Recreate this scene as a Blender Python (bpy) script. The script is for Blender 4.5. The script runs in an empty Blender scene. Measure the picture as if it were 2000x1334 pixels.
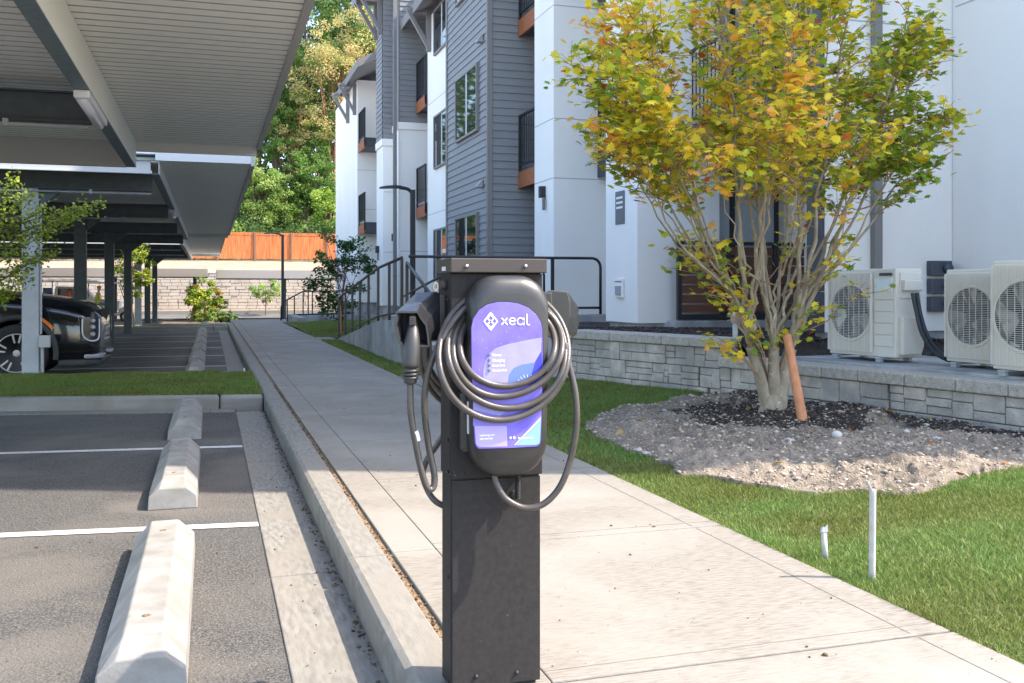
import bpy, bmesh, math, random
import numpy as np
from mathutils import Vector, Matrix
R = math.radians
random.seed(4)
rng = np.random.default_rng(11)
sc = bpy.context.scene
C = sc.collection

# ------------------------------------------------------------------ camera numbers (photograph 2000 px wide)
TH = R(17.42); F = 1880.0; HZ = 565.0; H = 1.15
CT, ST = math.cos(TH), math.sin(TH)
def ray(px, py):
    u = (px-1000)/F
    return (ST+u*CT, CT-u*ST, (HZ-py)/F)
def G(px, py, z=0.0):
    r = ray(px, py); t = (z-H)/r[2]; return Vector((r[0]*t, r[1]*t, z))
def aY(px, py, Y):
    r = ray(px, py); t = Y/r[1]; return Vector((r[0]*t, Y, H+r[2]*t))
def aX(px, py, X):
    r = ray(px, py); t = X/r[0]; return Vector((X, r[1]*t, H+r[2]*t))

# ------------------------------------------------------------------ materials
MATS = {}
def srgb(h):
    return tuple(((c/12.92) if c <= .04045 else ((c+.055)/1.055)**2.4) for c in h)
def M(name, col, col2=None, scale=8, rough=.6, metal=0, bump=0, bscale=60, stretch=(1,1,1), spots=None, sscale=120, sthr=.62,
      col3=None, scale3=1.2, spec=.5, detail=6, coat=0, trans=0, attr=None, coords='Object', bdist=.01, ramp=(.35, .65)):
    if name in MATS: return MATS[name]
    m = bpy.data.materials.new(name); m.use_nodes = True
    nt = m.node_tree; N = nt.nodes; L = nt.links
    b = N['Principled BSDF']
    b.inputs['Roughness'].default_value = rough; b.inputs['Metallic'].default_value = metal
    b.inputs['Specular IOR Level'].default_value = spec
    b.inputs['Coat Weight'].default_value = coat
    tc = N.new('ShaderNodeTexCoord'); mp = N.new('ShaderNodeMapping'); mp.inputs['Scale'].default_value = stretch
    L.new(tc.outputs[coords], mp.inputs['Vector'])
    out = None
    def rgb(c):
        n = N.new('ShaderNodeRGB'); n.outputs[0].default_value = (*c, 1); return n.outputs[0]
    def mix(f, a, bb):
        n = N.new('ShaderNodeMix'); n.data_type = 'RGBA'
        L.new(f, n.inputs[0]); L.new(a, n.inputs[6]); L.new(bb, n.inputs[7]); return n.outputs[2]
    def noise(s, lo, hi, det=detail, vec=mp.outputs[0], dist=0):
        n = N.new('ShaderNodeTexNoise'); n.inputs['Scale'].default_value = s; n.inputs['Detail'].default_value = det
        n.inputs['Distortion'].default_value = dist
        L.new(vec, n.inputs['Vector'])
        r = N.new('ShaderNodeValToRGB'); r.color_ramp.elements[0].position = lo; r.color_ramp.elements[1].position = hi
        L.new(n.outputs[0], r.inputs[0]); return r.outputs[0]
    if attr:
        a = N.new('ShaderNodeAttribute'); a.attribute_name = attr; out = a.outputs['Color']
    else:
        out = rgb(col)
    if col2: out = mix(noise(scale, *ramp), out, rgb(col2))
    if col3: out = mix(noise(scale3, .45, .7, vec=tc.outputs[coords], dist=.6), out, rgb(col3))
    if spots: out = mix(noise(sscale, sthr, sthr+.05, 3, tc.outputs[coords]), out, rgb(spots))
    L.new(out, b.inputs['Base Color'])
    if bump:
        n = N.new('ShaderNodeTexNoise'); n.inputs['Scale'].default_value = bscale; n.inputs['Detail'].default_value = 5
        L.new(mp.outputs[0], n.inputs['Vector'])
        bp = N.new('ShaderNodeBump'); bp.inputs['Strength'].default_value = bump; bp.inputs['Distance'].default_value = bdist
        L.new(n.outputs[0], bp.inputs['Height']); L.new(bp.outputs[0], b.inputs['Normal'])
    if trans:
        t = N.new('ShaderNodeBsdfTranslucent'); L.new(out, t.inputs['Color'])
        ms = N.new('ShaderNodeMixShader'); ms.inputs[0].default_value = trans
        L.new(b.outputs[0], ms.inputs[1]); L.new(t.outputs[0], ms.inputs[2])
        L.new(ms.outputs[0], N['Material Output'].inputs['Surface'])
    MATS[name] = m
    return m

asphalt = M('asphalt', (.058,.055,.052), (.135,.126,.115), 95, .93, bump=1, bscale=110, spots=(.36,.34,.30), sscale=170, sthr=.66, col3=(.165,.147,.126), scale3=1.1, bdist=.012, ramp=(.42,.58))
conc = M('concrete', (.265,.238,.198), (.150,.125,.098), 16, .88, bump=.55, bscale=45, stretch=(1,7,1), spots=(.15,.125,.10), sscale=38, sthr=.685, col3=(.29,.265,.225), scale3=1.3, bdist=.004, ramp=(.42,.74))
conc2 = M('curb_concrete', (.275,.257,.224), (.17,.157,.134), 11, .9, bump=.5, bscale=70, stretch=(5,1,1), spots=(.18,.16,.13), sscale=60, sthr=.70, col3=(.24,.215,.18), scale3=1.6, bdist=.004)
concw = M('wall_concrete', (.42,.42,.41), (.30,.30,.295), 3, .88, bump=.3, bscale=60, stretch=(1,1,.35), col3=(.20,.19,.19), scale3=2.2)
stopm = M('wheel_stop_concrete', (.33,.312,.283), (.225,.21,.187), 7, .8, bump=.3, bscale=90, spots=(.20,.18,.15), sscale=75, sthr=.72, bdist=.004)
dirtm = M('joint_dirt', (.16,.10,.055), (.30,.22,.14), 60, .95, bump=.9, bscale=90)
paintw = M('line_paint', (.72,.70,.66), (.55,.53,.49), 30, .7, bump=.4, bscale=200, spots=(.12,.12,.12), sscale=120, sthr=.66)
turf = M('turf_soil', (.085,.10,.03), (.13,.145,.045), 14, .95, bump=1, bscale=90, col3=(.10,.115,.035), scale3=1.3)
soil = M('bed_soil', (.24,.18,.13), (.37,.29,.205), 14, .97, bump=1, bscale=70, spots=(.42,.40,.37), sscale=85, sthr=.64, col3=(.055,.045,.04), scale3=1.1, bdist=.03)
mulch = M('dark_mulch', (.035,.026,.022), (.075,.055,.045), 40, .97, bump=1, bscale=60, bdist=.04)
hillm = M('bare_hill', (.34,.26,.18), (.25,.19,.125), 1.5, .95, bump=.8, bscale=8)
forestm = M('forest_floor', (.06,.07,.03), (.10,.09,.05), 1, .95)
stone = M('cast_stone', (.64,.56,.475), (.40,.355,.31), 7, .92, bump=1, bscale=55, col3=(.31,.285,.26), scale3=1.5, bdist=.012)
capst = M('cap_stone', (.55,.49,.42), (.40,.36,.31), 24, .95, bump=1, bscale=90, spots=(.24,.22,.20), sscale=110, sthr=.6, bdist=.012)
farstone = M('tan_block', (.46,.385,.305), (.37,.31,.245), 1.2, .92, bump=.6, bscale=6)
white = M('white_stucco', (.84,.795,.745), (.79,.75,.70), 1.1, .8, bump=.25, bscale=90, stretch=(1,1,.3))
siding = M('grey_siding', (.215,.212,.212), (.235,.232,.232), 3, .62, bump=.2, bscale=40, stretch=(1,1,12))
trimd = M('dark_trim', (.045,.048,.056), rough=.5)
trimg = M('grey_trim', (.20,.185,.175), rough=.6)
wood = M('cedar_stained', (.33,.105,.035), (.23,.07,.022), 5, .6, bump=.25, bscale=30, stretch=(1,1,8))
fencew = M('cedar_fence', (.60,.19,.05), (.36,.095,.025), 2, .7, stretch=(6,6,.5), bump=.3, bscale=12)
slatw = M('slat_wood', (.15,.06,.03), (.10,.04,.02), 4, .6, stretch=(1,1,10))
stakew = M('stake_wood', (.62,.27,.13), (.50,.20,.09), 8, .8, stretch=(4,4,.6), bump=.3, bscale=40)
blackm = M('black_metal', (.018,.019,.022), rough=.42)
bronzem = M('rail_metal', (.04,.036,.034), rough=.36)
deckm = M('carport_deck', (.88,.865,.81), (.84,.825,.77), .8, .55, bump=.03, bscale=40)
steel = M('carport_steel', (.42,.45,.48), (.37,.40,.43), 6, .5)
steel_shaded = M('carport_shaded_steel', (.085,.105,.118), (.065,.082,.092), 10, .5)  # shaded copy of the grey carport steel, shade put into the colour
fasc = M('carport_fascia', (.42,.40,.39), rough=.5)
whitep = M('white_metal', (.75,.76,.78), rough=.4)
lens = M('lamp_lens', (.62,.62,.72), rough=.25)
acm = M('ac_enclosure', (.74,.68,.59), (.70,.645,.56), 2, .45)
acd = M('ac_dark', (.018,.02,.027), rough=.5)
acl = M('ac_label', (.62,.75,.78), (.80,.80,.76), 7, .3)
pvc = M('white_pvc', (.54,.52,.48), (.42,.40,.36), 20, .4)
hose = M('black_hose', (.035,.042,.052), rough=.5)
pedm = M('pedestal_steel', (.036,.032,.031), (.043,.039,.037), 60, .5, bump=.12, bscale=700, spots=(.20,.18,.16), sscale=150, sthr=.735, spec=.06)
capm = M('cap_steel', (.07,.058,.05), spec=.25, rough=.4, bump=.1, bscale=500)
plas = M('black_plastic', (.030,.027,.025), (.035,.032,.030), 50, .34, bump=.12, bscale=600)
plas2 = M('holster_plastic', (.026,.026,.028), rough=.2, bump=.1, bscale=400)
darkin = M('dark_inside', (.012,.012,.013), rough=.7)
rub = M('cable_rubber', (.062,.050,.042), (.080,.066,.056), 30, .34, bump=.08, bscale=200)
connm = M('connector_plastic', (.042,.038,.035), rough=.38, bump=.15, bscale=300)
rubd = M('black_rubber', (.02,.02,.02), rough=.7)
purple = M('panel_purple', (.15,.11,.60), (.20,.155,.68), 14, .13, spots=(.40,.35,.86), sscale=130, sthr=.66, coat=.5)
lilac = M('panel_lilac', (.30,.27,.66), (.35,.32,.70), 20, .13, coat=.5)
blue1 = M('panel_blue', (.13,.20,.80), rough=.13, coat=.5)
blue2 = M('panel_deep_blue', (.05,.06,.52), rough=.13, coat=.5)
blue3 = M('panel_sky_blue', (.24,.42,.86), rough=.13, coat=.5)
inkw = M('white_print', (.88,.87,.84), rough=.4)
inkk = M('dark_print', (.05,.05,.06), rough=.4)
stick = M('white_sticker', (.75,.74,.70), rough=.4)
steelb = M('screw_steel', (.30,.30,.30), rough=.3, metal=1)
barkm = M('maple_bark', (.40,.33,.23), (.27,.21,.145), 14, .85, bump=.6, bscale=60, stretch=(1,1,.5), spots=(.45,.42,.36), sscale=24, sthr=.64)
bark2 = M('forest_bark', (.13,.10,.075), (.20,.12,.08), 2, .9)
bark3 = M('red_bark', (.34,.13,.06), (.22,.09,.05), 2, .8)
leafm = M('leaf', (0,0,0), attr='col', rough=.45, trans=.46, spec=.35)
grassm = M('grass_blade', (0,0,0), attr='col', rough=.6, trans=.3, spec=.3)
rockm = M('rock', (0,0,0), attr='col', rough=.9, bump=.4, bscale=40)
carp = M('black_car_paint', (.006,.007,.010), rough=.12, coat=1.0)
cladm = M('grey_cladding', (.045,.047,.05), rough=.6)
tyrem = M('tyre_rubber', (.028,.028,.028), (.04,.038,.036), 40, .85, bump=.5, bscale=60)
alloy = M('alloy', (.62,.57,.52), rough=.35, metal=.15)
chrome = M('chrome', (.65,.65,.66), rough=.15, metal=1)
silv = M('silver_plastic', (.42,.43,.46), rough=.35, metal=.4)
carglass = M('car_glass', (.01,.012,.014), rough=.05)
lampw = M('headlight_lens', (.55,.52,.50), (.25,.22,.22), 14, .1, coat=1)
orangeg = M('orange_reflector', (.80,.20,.02), rough=.3)
redc = M('cone_orange', (.80,.07,.02), rough=.5)
hivis = M('hi_vis_yellow', (.72,.80,.06), rough=.7)
jean = M('blue_denim', (.16,.24,.40), rough=.8)
skinm = M('skin', (.48,.27,.18), rough=.55)
hair = M('dark_hair', (.03,.02,.015), rough=.8)
cream = M('cart_cream', (.62,.56,.44), rough=.35)
vinyl = M('truck_grey', (.30,.33,.35), rough=.4)
pinkw = M('tool_box_paint', (.60,.52,.48), rough=.5)

def glass_mat():
    m = bpy.data.materials.new('window_glass'); m.use_nodes = True
    b = m.node_tree.nodes['Principled BSDF']
    b.inputs['Base Color'].default_value = (.012,.015,.016,1); b.inputs['Roughness'].default_value = .03
    b.inputs['Metallic'].default_value = 0; b.inputs['IOR'].default_value = 2.6
    n = m.node_tree.nodes.new('ShaderNodeTexNoise'); n.inputs['Scale'].default_value = 1.3
    bp = m.node_tree.nodes.new('ShaderNodeBump'); bp.inputs['Strength'].default_value = .05
    m.node_tree.links.new(n.outputs[0], bp.inputs['Height']); m.node_tree.links.new(bp.outputs[0], b.inputs['Normal'])
    return m
glass = glass_mat()

# ------------------------------------------------------------------ mesh helpers
def tag(o, label=None, cat=None, group=None, kind=None):
    if label: o['label'] = label
    if cat: o['category'] = cat
    if group: o['group'] = group
    if kind: o['kind'] = kind
    return o
def empty(name, loc, label, cat, group=None, rz=0):
    o = bpy.data.objects.new(name, None); C.objects.link(o)
    o.empty_display_size = .1
    o.location = loc; o.rotation_euler = (0, 0, rz)
    return tag(o, label, cat, group)
def wloc(o):
    p = Vector((0,0,0))
    while o is not None: p = p + o.location; o = o.parent
    return p
class MB:
    def __init__(s): s.v = []; s.f = []; s.m = []; s.mi = 0; s.sm = []
    def add(s, vs, fs, smooth=False):
        k = len(s.v); s.v += [tuple(v) for v in vs]
        for f in fs: s.f.append(tuple(i+k for i in f)); s.m.append(s.mi); s.sm.append(smooth)
        return s
    def box(s, x0, x1, y0, y1, z0, z1):
        x0,x1 = sorted((x0,x1)); y0,y1 = sorted((y0,y1)); z0,z1 = sorted((z0,z1))
        return s.add([(x0,y0,z0),(x1,y0,z0),(x1,y1,z0),(x0,y1,z0),(x0,y0,z1),(x1,y0,z1),(x1,y1,z1),(x0,y1,z1)],
            [(3,2,1,0),(4,5,6,7),(0,1,5,4),(1,2,6,5),(2,3,7,6),(3,0,4,7)])
    def quad(s, a, b, c, d): return s.add([a,b,c,d], [(0,1,2,3)])
    def beam(s, p, q, w, h=None, up=(0,0,1)):
        h = h or w; p = Vector(p); q = Vector(q); d = (q-p).normalized(); u = Vector(up)
        if abs(d.dot(u)) > .98: u = Vector((0,1,0))
        sx = d.cross(u).normalized()*w/2; sy = sx.cross(d).normalized()*h/2
        vs = [a+i*sx+j*sy for a in (p,q) for i,j in ((-1,-1),(1,-1),(1,1),(-1,1))]
        return s.add(vs, [(0,1,2,3),(7,6,5,4),(4,5,1,0),(5,6,2,1),(6,7,3,2),(7,4,0,3)])
    def prism(s, poly, axis, a, b):
        n = len(poly)
        def mk(p, t):
            return {'x':(t,p[0],p[1]), 'y':(p[0],t,p[1]), 'z':(p[0],p[1],t)}[axis]
        vs = [mk(p,a) for p in poly]+[mk(p,b) for p in poly]
        return s.add(vs, [tuple(range(n))[::-1], tuple(range(n,2*n))]+[(i,(i+1)%n,n+(i+1)%n,n+i) for i in range(n)])
    def tube(s, pts, r, n=8, cap=True, sq=1.0):
        P = [Vector(p) for p in pts]; k = len(P)
        rr = r if isinstance(r, (list,tuple)) else [r]*k
        T = [(P[min(i+1,k-1)]-P[max(i-1,0)]).normalized() for i in range(k)]
        u = T[0].cross(Vector((0,0,1)))
        if u.length < .1: u = T[0].cross(Vector((0,1,0)))
        u.normalize(); vs = []
        for i in range(k):
            u = (u - T[i]*u.dot(T[i])).normalized(); w = T[i].cross(u)
            for j in range(n):
                a = 2*math.pi*j/n
                vs.append(P[i]+(u*math.cos(a)+w*math.sin(a)*sq)*rr[i])
        fs = [(i*n+j, i*n+(j+1)%n, (i+1)*n+(j+1)%n, (i+1)*n+j) for i in range(k-1) for j in range(n)]
        if cap: fs += [tuple(range(n))[::-1], tuple(range((k-1)*n, k*n))]
        return s.add(vs, fs, True)
    def loft(s, rings, cap0=True, cap1=True, smooth=True, closed=True):
        n = len(rings[0]); vs = [v for r in rings for v in r]
        fs = [(i*n+j, i*n+(j+1)%n, (i+1)*n+(j+1)%n, (i+1)*n+j) for i in range(len(rings)-1) for j in range(n if closed else n-1)]
        if cap0: fs.append(tuple(range(n))[::-1])
        if cap1: fs.append(tuple(range((len(rings)-1)*n, len(rings)*n)))
        return s.add(vs, fs, smooth)
    def lathe(s, c, prof, axis='z', n=20):
        c = Vector(c); rings = []
        for r, h in prof:
            ring = []
            for j in range(n):
                a = 2*math.pi*j/n; x, y = r*math.cos(a), r*math.sin(a)
                ring.append(c+Vector({'z':(x,y,h), 'y':(x,h,-y), 'x':(h,x,y)}[axis]))
            rings.append(ring)
        return s.loft(rings)
    def build(s, name, mats, parent=None, bevel=0, seg=2, subd=0, recalc=True, loc=None, local=False):
        me = bpy.data.meshes.new(name)
        if parent is not None: off = Vector((0,0,0)) if local else wloc(parent)
        elif loc is not None: off = Vector(loc)
        else:
            a = np.array(s.v); off = Vector(((a[:,0].min()+a[:,0].max())/2, (a[:,1].min()+a[:,1].max())/2, a[:,2].min()))
        me.from_pydata([tuple(Vector(v)-off) for v in s.v], [], s.f)
        mats = mats if isinstance(mats, (list,tuple)) else [mats]
        for m in mats: me.materials.append(m)
        me.polygons.foreach_set('material_index', s.m); me.polygons.foreach_set('use_smooth', s.sm)
        if recalc:
            bm = bmesh.new(); bm.from_mesh(me); bmesh.ops.recalc_face_normals(bm, faces=bm.faces); bm.to_mesh(me); bm.free()
        o = bpy.data.objects.new(name, me); C.objects.link(o)
        if parent is not None: o.parent = parent
        else: o.location = off
        if subd:
            md = o.modifiers.new('s', 'SUBSURF'); md.levels = subd; md.render_levels = subd
        if bevel:
            md = o.modifiers.new('b', 'BEVEL'); md.width = bevel; md.segments = seg; md.limit_method = 'ANGLE'; md.angle_limit = R(40)
        return o
def struct(o, label=None):
    o['kind'] = 'structure'
    if label: o['label'] = label
    return o
def spline(pts, per=8):
    P = [Vector(p) for p in pts]; out = []
    for i in range(len(P)-1):
        a = P[max(i-1,0)]; b = P[i]; c = P[i+1]; d = P[min(i+2,len(P)-1)]
        for k in range(per):
            t = k/per
            out.append(.5*((2*b)+(c-a)*t+(2*a-5*b+4*c-d)*t*t+(-a+3*b-3*c+d)*t**3))
    return out+[P[-1]]
def copy_tree(o, parent=None):
    c = o.copy(); C.objects.link(c); c.parent = parent
    for ch in list(o.children): copy_tree(ch, c)
    return c
def np_mesh(name, V, Fq, mat, cols=None, parent=None, smooth=False, loc=(0,0,0)):
    # V (n,3), Fq (m,k) all the same size k
    me = bpy.data.meshes.new(name); V = np.asarray(V, dtype=np.float32); Fq = np.asarray(Fq, dtype=np.int32)
    off = np.array(wloc(parent) if parent is not None else loc, dtype=np.float32)
    V = V-off
    m, k = Fq.shape
    me.vertices.add(len(V)); me.vertices.foreach_set('co', V.ravel())
    me.loops.add(m*k); me.loops.foreach_set('vertex_index', Fq.ravel())
    me.polygons.add(m); me.polygons.foreach_set('loop_start', np.arange(0, m*k, k, dtype=np.int32))
    me.update(calc_edges=True)
    if smooth: me.polygons.foreach_set('use_smooth', np.ones(m, dtype=bool))
    me.materials.append(mat)
    if cols is not None:
        a = me.color_attributes.new('col', 'FLOAT_COLOR', 'POINT')
        a.data.foreach_set('color', np.concatenate([cols, np.ones((len(cols),1))], 1).astype(np.float32).ravel())
    o = bpy.data.objects.new(name, me); C.objects.link(o)
    if parent is not None: o.parent = parent
    else: o.location = loc
    return o
MAPLE = np.array([(0,0),(0,-.42),(.16,-.30),(.42,-.34),(.30,-.10),(.52,.10),(.27,.12),(.30,.36),(.12,.28),(0,.55),(-.12,.28),(-.30,.36),(-.27,.12),(-.52,.10),(-.30,-.10),(-.42,-.34),(-.16,-.30)])
OVAL = np.array([(0,0),(0,-.5),(.28,-.15),(.26,.2),(0,.5),(-.26,.2),(-.28,-.15)])
DIAM = np.array([(0,-.5),(.33,0),(0,.5),(-.33,0)])
def leafcloud(name, P, size, cols, mat=leafm, shape=DIAM, tilt=.9, parent=None, up=None):
    n = len(P); k = len(shape)
    size = np.broadcast_to(np.asarray(size, float), (n,))*rng.uniform(.7, 1.25, n)
    nrm = rng.normal(size=(n,3))*tilt + np.array([0,0,1.0]); 
    if up is not None: nrm = nrm+up
    nrm /= np.linalg.norm(nrm, axis=1)[:,None]
    a = rng.normal(size=(n,3)); t = a - (a*nrm).sum(1)[:,None]*nrm; t /= np.linalg.norm(t, axis=1)[:,None]
    b = np.cross(nrm, t)
    fold = -(shape[:,0]**2+shape[:,1]**2)*.35
    V = P[:,None,:] + size[:,None,None]*(shape[None,:,0,None]*t[:,None,:]+shape[None,:,1,None]*b[:,None,:]+fold[None,:,None]*nrm[:,None,:])
    if k > 4:
        tri = np.array([(0,i,i+1 if i+1 < k else 1) for i in range(1,k)])
    else: tri = np.array([(0,1,2,3)])
    Fq = (tri[None]+(np.arange(n)*k)[:,None,None]).reshape(-1, tri.shape[1])
    return np_mesh(name, V.reshape(-1,3), Fq, mat, np.repeat(cols, k, axis=0), parent)
def text_mesh(txt, size, name, mat, parent, origin, right, upv, align='LEFT', thick=.0):
    cu = bpy.data.curves.new(name, 'FONT'); cu.body = txt; cu.size = size; cu.align_x = align; cu.resolution_u = 3; cu.offset = thick
    t = bpy.data.objects.new(name+'_t', cu); C.objects.link(t)
    dg = bpy.context.evaluated_depsgraph_get(); me = bpy.data.meshes.new_from_object(t.evaluated_get(dg))
    bpy.data.objects.remove(t); bpy.data.curves.remove(cu)
    o0 = wloc(parent); right = Vector(right); upv = Vector(upv)
    for v in me.vertices: v.co = Vector(origin)-o0+right*v.co.x+upv*v.co.y
    me.materials.clear(); me.materials.append(mat); me.name = name
    o = bpy.data.objects.new(name, me); C.objects.link(o); o.parent = parent
    return o

# ------------------------------------------------------------------ terrain functions
def lawn_z(x, y):
    return .10*np.clip((x-2.45)/2.4, 0, 1)**1.2
def far_z(y):
    return float(np.interp(y, [0,36,53,58,61,200], [-.15,-.15,-.55,-.45,-.25,-.25]))

# ================================================================== SETTING
def grid_sheet(name, xs, ys, zf, mat):
    V = [(x,y,zf(x,y)) for y in ys for x in xs]; nx = len(xs)
    Fq = [(j*nx+i, j*nx+i+1, (j+1)*nx+i+1, (j+1)*nx+i) for j in range(len(ys)-1) for i in range(nx-1)]
    return np_mesh(name, np.array(V), np.array(Fq), mat)
struct(grid_sheet('ground', [-300,-40,16,40,300], [-60,0,36,53,58,61,300,600], lambda x,y: far_z(y)-.35, soil))
struct(grid_sheet('parking_asphalt', [-40,-10,-3,.27], [-12,0,10,20,30,38.2], lambda x,y: -.15, asphalt))
struct(grid_sheet('far_road', [-40,0,14], list(np.linspace(38.2,60.5,16)), lambda x,y: far_z(y), asphalt))
def hz(x, y):
    return float(np.interp(y, [62.3,64,67,69,75,90,130,300], [2.2,2.35,2.9,3.15,3.3,4.5,10,30]))
struct(grid_sheet('bare_slope', list(np.linspace(-60,60,30)), [62.3,63,64,65,66,67,68,69], lambda x,y: hz(x,y)+.06*math.sin(x*1.3+y), hillm))
struct(grid_sheet('hillside', [-150,-60,-20,20,60,150], [69,75,90,110,130,200,300], lambda x,y: hz(x,y)-.02, forestm))

# gutter pan, kerb, sidewalk (with real joints)
g = MB()
def slabs(mb, x0, x1, ys, zt, zb, gap=.014):
    for a, b in zip(ys[:-1], ys[1:]): mb.box(x0, x1, a+gap/2, b-gap/2, zb, zt)
gy = [-3.0, -.1, 2.95, 4.45, 7.25, 10.55]
slabs(g, .26, .57, [-3.0,-1.6,1.4,4.45,7.45,10.55], -.142, -.3)
gy2 = [14.35+3.02*i for i in range(6)]+[31.6]
slabs(g, .26, .57, gy2, -.142, -.3)
struct(g.build('gutter', conc2, bevel=.006))
k = MB(); prof = [(.56,-.3),(.56,-.032),(.568,-.012),(.59,0),(.725,0),(.725,-.3)]
kys = [-3.0,-1.95,1.1,4.15,7.22,10.3,13.4,16.45,19.5,22.55,25.6,28.65,31.7,34.6]
for a, b in zip(kys[:-1], kys[1:]): k.prism(prof, 'y', a+.008, b-.008)
struct(k.build('kerb', conc2, bevel=.006))
struct(MB().box(.72,.765,-3,34.6,-.1,-.014).build('joint_strip', dirtm))
w = MB(); wy = [-3.45+1.525*i for i in range(26)]
for a, b in zip(wy[:-1], wy[1:]):
    for x0, x1 in ((.762,.955),(.9575,2.385)): w.box(x0, x1, a+.007, b-.007, -.12, 0)
w.mi = 1; w.box(.765,2.38,-3.4,34.6,-.13,-.03)
struct(w.build('sidewalk', [conc, dirtm], bevel=.005))
gv = MB()
for a in wy[:-1]:
    for y in (a+.085,): gv.box(.96,2.38,y-.002,y+.002,.0002,.0012)
for a, b in zip(wy[:-1], wy[1:]): gv.box(2.23,2.234,a+.02,b-.02,.0003,.0014)
struct(gv.build('sidewalk_tool_lines', M('tool_line',(.20,.175,.14),rough=.9)))
# sidewalk widening at its end and path spurs
struct(MB().box(2.395,2.79,22.1,23.4,-.1,-.003).box(2.395,4.6,11.2,12.6,-.1,.002).build('path', conc))
struct(MB().box(.72,3.9,34.62,38.1,-.5,-.006).build('driveway_apron', conc))
# far side apron strip and kerbs beyond
fk = MB()
fk.box(-30,-.2,53.2,53.4,-.7,-.38).box(1.2,14,53.2,53.4,-.7,-.38).box(-30,14,59.8,60.0,-.7,-.12)
struct(fk.build('far_kerb', conc2))
struct(MB().box(-30,14,60.0,62.0,-.8,-.14).build('far_bed', hillm))

# median lawns (kerbed strips across the parking)
def median(yf0, yf1, yb0, yb1, x0, x1, name):
    # front edge y at x0/x1, back edge y at x0/x1
    kb = MB()
    def L(x, t):
        return ((yf0+(yf1-yf0)*(x-x0)/(x1-x0))*(1-t)+(yb0+(yb1-yb0)*(x-x0)/(x1-x0))*t)
    def strip(ya, yb, z):
        pass
    xs = list(np.arange(-30.4, .5, 3.05))+[.555]
    for a, b in zip(xs[:-1], xs[1:]):
        a += .004; b -= .004
        for (o0, o1) in ((0,.15),(-.15,0)):
            A = [(a, L(a,0)+o0) , (b, L(b,0)+o0), (b, L(b,0)+o1), (a, L(a,0)+o1)] if o0 == 0 else [(a, L(a,1)+o0), (b, L(b,1)+o0), (b, L(b,1)+o1), (a, L(a,1)+o1)]
            kb.prism(A, 'z', -.3, 0.0)
    ko = kb.build(name+'_kerb', M('median_kerb_concrete', (.31,.29,.26), (.24,.22,.195), 5, .88, bump=.4, bscale=90, stretch=(.4,1,2), col3=(.25,.22,.18), scale3=2.2), bevel=.03); struct(ko)
    xs = [-30,-20,-10,-5,-2,.555]
    V = []; 
    for x in xs: V += [(x, L(x,0)+.15, -.012), (x, L(x,1)-.15, -.012)]
    Fq = [(2*i,2*i+2,2*i+3,2*i+1) for i in range(len(xs)-1)]
    struct(np_mesh(name, np.array(V), np.array(Fq), turf))
    return L
mx0, mx1 = -2.69, .76
Lm = median(11.47, 10.72, 14.41, 14.05, mx0, mx1, 'median_lawn')
Lm2 = median(31.7, 31.55, 33.3, 33.2, mx0, mx1, 'far_median_lawn')
# gutter in front of the median
gm = MB()
for a, b in zip([-30,-12,-6,-3,.0],[-12,-6,-3,0,.255]):
    gm.prism([(a+.004,Lm(a,0)-.28),(b-.004,Lm(b,0)-.28),(b-.004,Lm(b,0)+.01),(a+.004,Lm(a,0)+.01)], 'z', -.3, -.143)
struct(gm.build('median_gutter', conc2))
# lines
ln = MB()
def stall(y, x0=-7, x1=.255, sk=-.12):
    d = .05
    ln.quad((x0,y+sk*(x0-x1)-d,-.1455),(x1,y-d,-.1455),(x1,y+d,-.1455),(x0,y+sk*(x0-x1)+d,-.1455))
for y in (2.75, 5.49, 8.25): stall(y)
for i in range(6): stall(17.0+2.73*i, -7, .255, -.03)
for i in range(6): stall(36.0+2.73*i-.0, -7, -1.5, -.03)
struct(ln.build('parking_lines', paintw))

# lawns on the right
bedpx = [(1140,825),(1165,806),(1215,797),(1300,790),(1380,783),(1460,778),(1485,778)]
bedlo = [(1145,832),(1200,857),(1290,892),(1345,918),(1400,925),(1500,942),(1600,952),(1740,960),(1830,957),(1900,937),(2000,922)]
WALLP = [(4.17,11.05),(4.93,8.60),(5.64,5.30),(5.98,3.70)]
bed_poly = [tuple(G(x,y,.06)[:2]) for x,y in bedpx]+[(5.02,8.2),(5.64,5.3),(5.9,3.9),(5.4,4.0)]+[tuple(G(x,y,.05)[:2]) for x,y in reversed(bedlo)]
bed_poly[len(bedpx)+3] = (5.6, 4.55)
def inpoly(x, y, poly):
    x = np.asarray(x); y = np.asarray(y); c = np.zeros(x.shape, bool); n = len(poly)
    for i in range(n):
        x1,y1 = poly[i]; x2,y2 = poly[(i+1)%n]
        if y1 == y2: continue
        c ^= ((y1 > y) != (y2 > y)) & (x < (x2-x1)*(y-y1)/(y2-y1)+x1)
    return c
def edge_dist(x, y, poly):
    d = np.full(np.shape(x), 1e9); n = len(poly)
    for i in range(n):
        a = np.array(poly[i]); b = np.array(poly[(i+1)%n]); ab = b-a; L2 = (ab**2).sum()+1e-9
        t = np.clip(((x-a[0])*ab[0]+(y-a[1])*ab[1])/L2, 0, 1)
        d = np.minimum(d, np.hypot(x-a[0]-t*ab[0], y-a[1]-t*ab[1]))
    return d
def wall_x(y):
    ys = [p[1] for p in WALLP][::-1]; xs = [p[0] for p in WALLP][::-1]
    return np.interp(y, ys, xs)
lxs = np.linspace(2.39, 6.1, 34); lys = np.linspace(-3, 11.3, 70)
struct(grid_sheet('lawn', list(lxs), list(lys), lambda x,y: float(lawn_z(x,y))-.012, turf))
struct(grid_sheet('ramp_side_lawn', [2.39,2.6,2.85], [11.0,12,16,22.1], lambda x,y: -.012, turf))
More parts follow.
